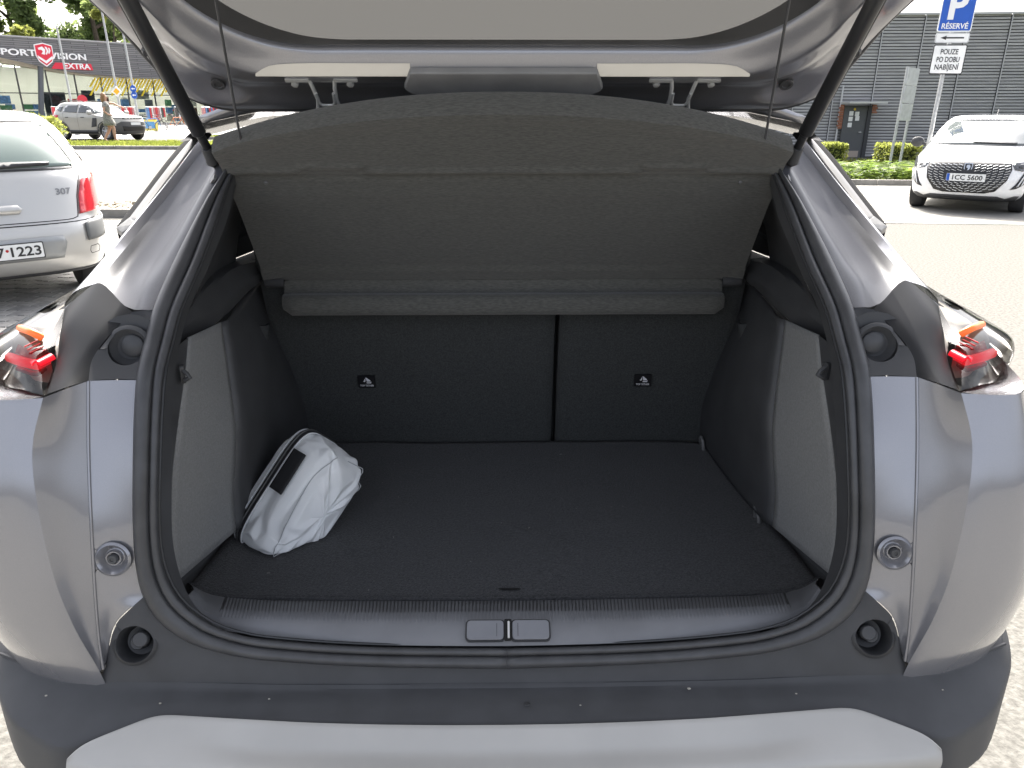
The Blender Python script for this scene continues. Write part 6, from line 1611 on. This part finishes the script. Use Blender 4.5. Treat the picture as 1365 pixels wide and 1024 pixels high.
# ---- rest of the body: sides, roof, glass, bonnet (ahead of the boot)
def far_body(s):
    ys = [1.60, 2.2, 3.0, 3.8, 4.5, 4.9, 5.12]
    def rail(xs, zs): return list(zip(xs, ys, zs))
    sheet('body_side', [rail((.87, .86, .85, .85, .87, .82, .62), (.28, .24, .24, .24, .26, .3, .34)), rail((.884, .875, .87, .872, .885, .85, .68), (.70, .66, .66, .66, .68, .66, .62)), rail((.882, .876, .872, .872, .88, .83, .66), (1.125, 1.06, 1.02, .99, .95, .92, .86))], paint, s, 40, 14)
    sheet('side_window', [rail((.872, .87, .868, .868, .84, .80, .62), (1.13, 1.065, 1.025, .995, .96, .93, .87))[:4], [(.655, 1.60, 1.42), (.63, 2.2, 1.46), (.62, 3.0, 1.46), (.63, 3.4, 1.40)]], glass_mat('side_glass', (.25, .27, .26)), s, 30, 8)
    sheet('roof_edge', [[(.655, 1.58, 1.44), (.635, 2.2, 1.475), (.625, 3.0, 1.475), (.63, 3.4, 1.40)], [(.60, 1.56, 1.475), (.58, 2.2, 1.515), (.57, 3.0, 1.51), (.57, 3.4, 1.42)]], paint, s, 24, 4)
    sheet('windscreen_pillar', [[(.63, 3.4, 1.40), (.72, 3.9, 1.12), (.78, 4.2, .98)], [(.58, 3.4, 1.42), (.66, 3.9, 1.15), (.72, 4.2, .99)]], paint, s, 12, 3, thick=.03)
    for yw in (1.98, 4.32):
        o = lathe('wheel', [(.10, -.10), (.30, -.10), (.335, -.08), (.338, 0), (.335, .07), (.30, .09), (.24, .085), (.22, .06), (.20, .05), (.06, .075), (0, .08)], Vector((.79 * s, yw, .338)) - CO, (s, 0, 0), mat('tyre_rubber', (.025, .025, .026), .8, bump=.3, bscale=60), car, 36)
        lathe('wheel_rim', [(.235, .087), (.22, .07), (.05, .09), (0, .09)], Vector((.79 * s, yw, .338)) - CO, (s, 0, 0), mat('rim_alloy', (.4, .4, .42), .3, .9), o, 28)
both(far_body)
roof = [[(0, 1.50, 1.525), (.30, 1.50, 1.520), (.50, 1.52, 1.50), (.60, 1.56, 1.475)], [(0, 2.2, 1.56), (.30, 2.2, 1.555), (.5, 2.2, 1.535), (.58, 2.2, 1.515)], [(0, 3.0, 1.555), (.3, 3.0, 1.55), (.5, 3.0, 1.53), (.57, 3.0, 1.51)], [(0, 3.4, 1.47), (.3, 3.4, 1.465), (.5, 3.4, 1.44), (.57, 3.4, 1.42)]]
solidify(link('roof', grid_mesh(loc([cr(full(r), 40) for r in roof]), 'roof'), paint, car), .015, 1)
solidify(link('headliner', grid_mesh(loc([cr(full([Vector(p) + Vector((0, 0, -.05)) for p in r]), 20) for r in roof]), 'headliner'), mat('headliner_cloth', (.35, .35, .34), .9), car), .01)
def hinge_box(s): pass
link('windscreen', grid_mesh(loc([cr(full(r), 20) for r in ([(0, 3.41, 1.465), (.3, 3.41, 1.46), (.57, 3.4, 1.42)], [(0, 4.25, 1.02), (.35, 4.22, 1.01), (.72, 4.18, .99)])]), 'windscreen'), glass_mat('side_glass', (.25, .27, .26)), car)
link('bonnet', grid_mesh(loc([cr(full(r), 30) for r in ([(0, 4.22, 1.03), (.4, 4.2, 1.02), (.78, 4.1, .98), (.872, 3.8, .99)], [(0, 4.8, .98), (.4, 4.78, .97), (.7, 4.7, .94), (.86, 4.6, .94)], [(0, 5.12, .88), (.4, 5.1, .87), (.64, 5.05, .87), (.80, 4.95, .915)], [(0, 5.18, .6), (.4, 5.16, .6), (.65, 5.1, .6), (.82, 4.96, .62)], [(0, 5.14, .25), (.4, 5.12, .25), (.64, 5.06, .28), (.80, 4.94, .3)])]), 'bonnet'), paint, car)
box('front_seats', (-.62, -.0 + 2.55 - 1, .4), (.62, 2.75 - 1, 1.12), seatcloth, car, .05)
box('underbody', (-.80, 1.05 - 1, .20), (.80, 5.0 - 1, .30), gloss_black, car)
box('boot_well', (-.56, 1.10 - 1, .30), (.56, 1.9 - 1, .66), gloss_black, car)
# ================================================================ the white pouch lying in the boot
fabric = mat('white_bag_fabric', (.78, .80, .80), .75, col2=(.84, .85, .85), vscale=14, bump=.35, bscale=900, bdist=.0006, sheen=.1)
piping = mat('bag_piping', (.66, .67, .68), .6)
zipm = mat('zipper_black', (.02, .02, .022), .6, bump=.5, bscale=700)
Pb, Pt = Vector((-.540, 1.250, .712)), Vector((-.412, 1.375, .900))
e1 = (Pt - Pb).normalized()
ax = Vector((.74, -.60, .04)); ax = (ax - e1 * ax.dot(e1)).normalized()
e2 = e1.cross(ax).normalized()
if e2.y < 0: e2 = -e2
bc = (Pb + Pt) / 2
bag = empty('storage_pouch', (bc.x, bc.y, .703)); tag(bag, 'crumpled white fabric pouch with black zip leaning against the boot wall', 'bag')
BO = bag.location.copy()
def bag_ring(a, k1, k2, sh1=0.0, sh2=0.0, n=64):
    """rounded-rectangle ring at distance a along the pouch axis"""
    out = []
    H1, H2, rr = .128 * k1, .060 * k2, .045
    for i in range(n):
        t = 2 * math.pi * i / n; co, si = math.cos(t), math.sin(t)
        ex = 4.5
        u = H1 * math.copysign(abs(co) ** (2 / ex), co); w = H2 * math.copysign(abs(si) ** (2 / ex), si)
        out.append(bc + ax * a + e1 * (u + sh1) + e2 * (.058 + w + sh2))
    return out
spec_ = [(-.046, .02, .02, 0, 0), (-.047, .5, .45, 0, 0), (-.044, .80, .78, 0, 0), (-.034, .93, .94, 0, 0), (-.012, 1.0, 1.0, 0, 0), (0, 1.01, 1.02, 0, 0), (.012, 1.01, 1.02, 0, 0), (.035, 1.0, 1.03, .003, 0), (.060, .97, 1.02, .004, 0), (.085, .93, .98, .004, .004), (.108, .84, .90, .002, .008), (.122, .68, .74, 0, .012), (.128, .40, .45, 0, .014), (.129, .02, .02, 0, .015)]
cen = bc + ax * .045 + e2 * .058
br_ = random.Random(14)
def bag_local(p):
    if p.z < .705: p.z = .705 + (p.z - .705) * .05
    return p - BO
# cloth body: coarse creased facets whose folds are rounded off by a narrow bevel
NA = 22
crs = []
body_spec = [(-.046, .02, .02), (-.0465, .62, .60), (-.036, .93, .93), (-.012, 1.0, 1.0), (.012, 1.01, 1.02), (.034, 1.02, 1.04), (.058, 1.0, 1.03), (.080, .96, 1.0), (.096, .88, .93), (.108, .74, .80), (.114, .45, .50), (.115, .02, .02)]
for j, (a, k1, k2) in enumerate(body_spec):
    row = bag_ring(a, k1, k2, 0, .012 * sstep(.06, .12, a), NA)
    amp = 0 if a <= .013 and a > -.03 else (.0030 if a < 0 else .0062)
    out = []
    for i, p in enumerate(row):
        q = (p - cen).normalized()
        lo_ = noise.noise(p * 14 + Vector((2, 5, 1)))
        d = amp * (br_.uniform(-1, .7) + .8 * lo_) if 0 < j < len(body_spec) - 1 else 0
        t_ = (e1 * br_.uniform(-1, 1) + ax * br_.uniform(-1, 1)) * amp * (.9 if a > .02 else 0)
        out.append(p + q * d + t_)
    crs.append(out)
# pulled folds at the lower corner and a dent beside the label
for j in range(4, 9):
    for i in range(NA):
        u = (crs[j][i] - bc).dot(e1); w = (crs[j][i] - bc).dot(e2)
        if w < .04 and -.09 < u < -.02 and (i + j) % 2: crs[j][i] += e2 * .009 - ax * .003
        if w < .03 and .07 < u and j > 5: crs[j][i] += e2 * .008
bm = bmesh.new()
vv = [[bm.verts.new(bag_local(p.copy())) for p in r] for r in crs]
for j in range(len(vv) - 1):
    for i in range(NA):
        a, b, c, d = vv[j][i], vv[j][(i + 1) % NA], vv[j + 1][(i + 1) % NA], vv[j + 1][i]
        if (a.co - c.co).length < (b.co - d.co).length: bm.faces.new((a, b, c)); bm.faces.new((a, c, d))
        else: bm.faces.new((a, b, d)); bm.faces.new((b, c, d))
bm.faces.new(vv[0][::-1]); bm.faces.new(vv[-1])
bmesh.ops.recalc_face_normals(bm, faces=bm.faces)
pb = link('pouch_body', bm_mesh(bm, 'pouch_body', 0), fabric, bag)
md = pb.modifiers.new('fine', 'SUBSURF'); md.subdivision_type = 'SIMPLE'; md.levels = 3; md.render_levels = 3
md = pb.modifiers.new('soft', 'SMOOTH'); md.iterations = 18; md.factor = .5
pb.data.polygons.foreach_set('use_smooth', [True] * len(pb.data.polygons))
seam_pts = [bag_local(p.copy()) for p in cr([p + (p - cen).normalized() * .002 for p in crs[8]], 60)]
tube('bag_seam', seam_pts, .0010, mat('seam_thread', (.42, .43, .44), .8), bag, 5)
# zip band and piping round the mouth
def off_ring(a, k):
    return [bag_local(p.copy()) for p in bag_ring(a, k, k + .02)]
zr = [off_ring(a, k) for a, k in ((-.010, 1.00), (-.006, 1.035), (.000, 1.04), (.006, 1.035), (.010, 1.01))]
link('zip_band', grid_mesh(zr, 'zip_band', close_v=True, smooth=60), zipm, bag)
for a in (-.0125, .0125):
    rg_ = off_ring(a, 1.022); tube('bag_piping', rg_ + rg_[:1], .0016, piping, bag, 6)
rg_ = off_ring(.0, 1.045)
tube('zip_teeth', rg_ + rg_[:1], .0022, mat('zip_teeth', (.05, .05, .05), .4), bag, 6)
# black label sewn on the upper face
lab = []
NR = 64
def side_pt(u, a):                      # point on the camera-facing long side: e2 minus side
    best = None
    p = bc + ax * a + e1 * u + e2 * (.058 - .060 * 1.03)
    return p
lab_rows = [[bag_local(side_pt(u, a)) + (-e2) * .006 for u in [-.005 + .088 * i / 12 for i in range(13)]] for a in [.024 + .042 * j / 6 for j in range(7)]]
solidify(link('black_label', grid_mesh(lab_rows, 'black_label', smooth=60), mat('label_black', (.018, .018, .02), .8, bump=.4, bscale=500), bag), .002)
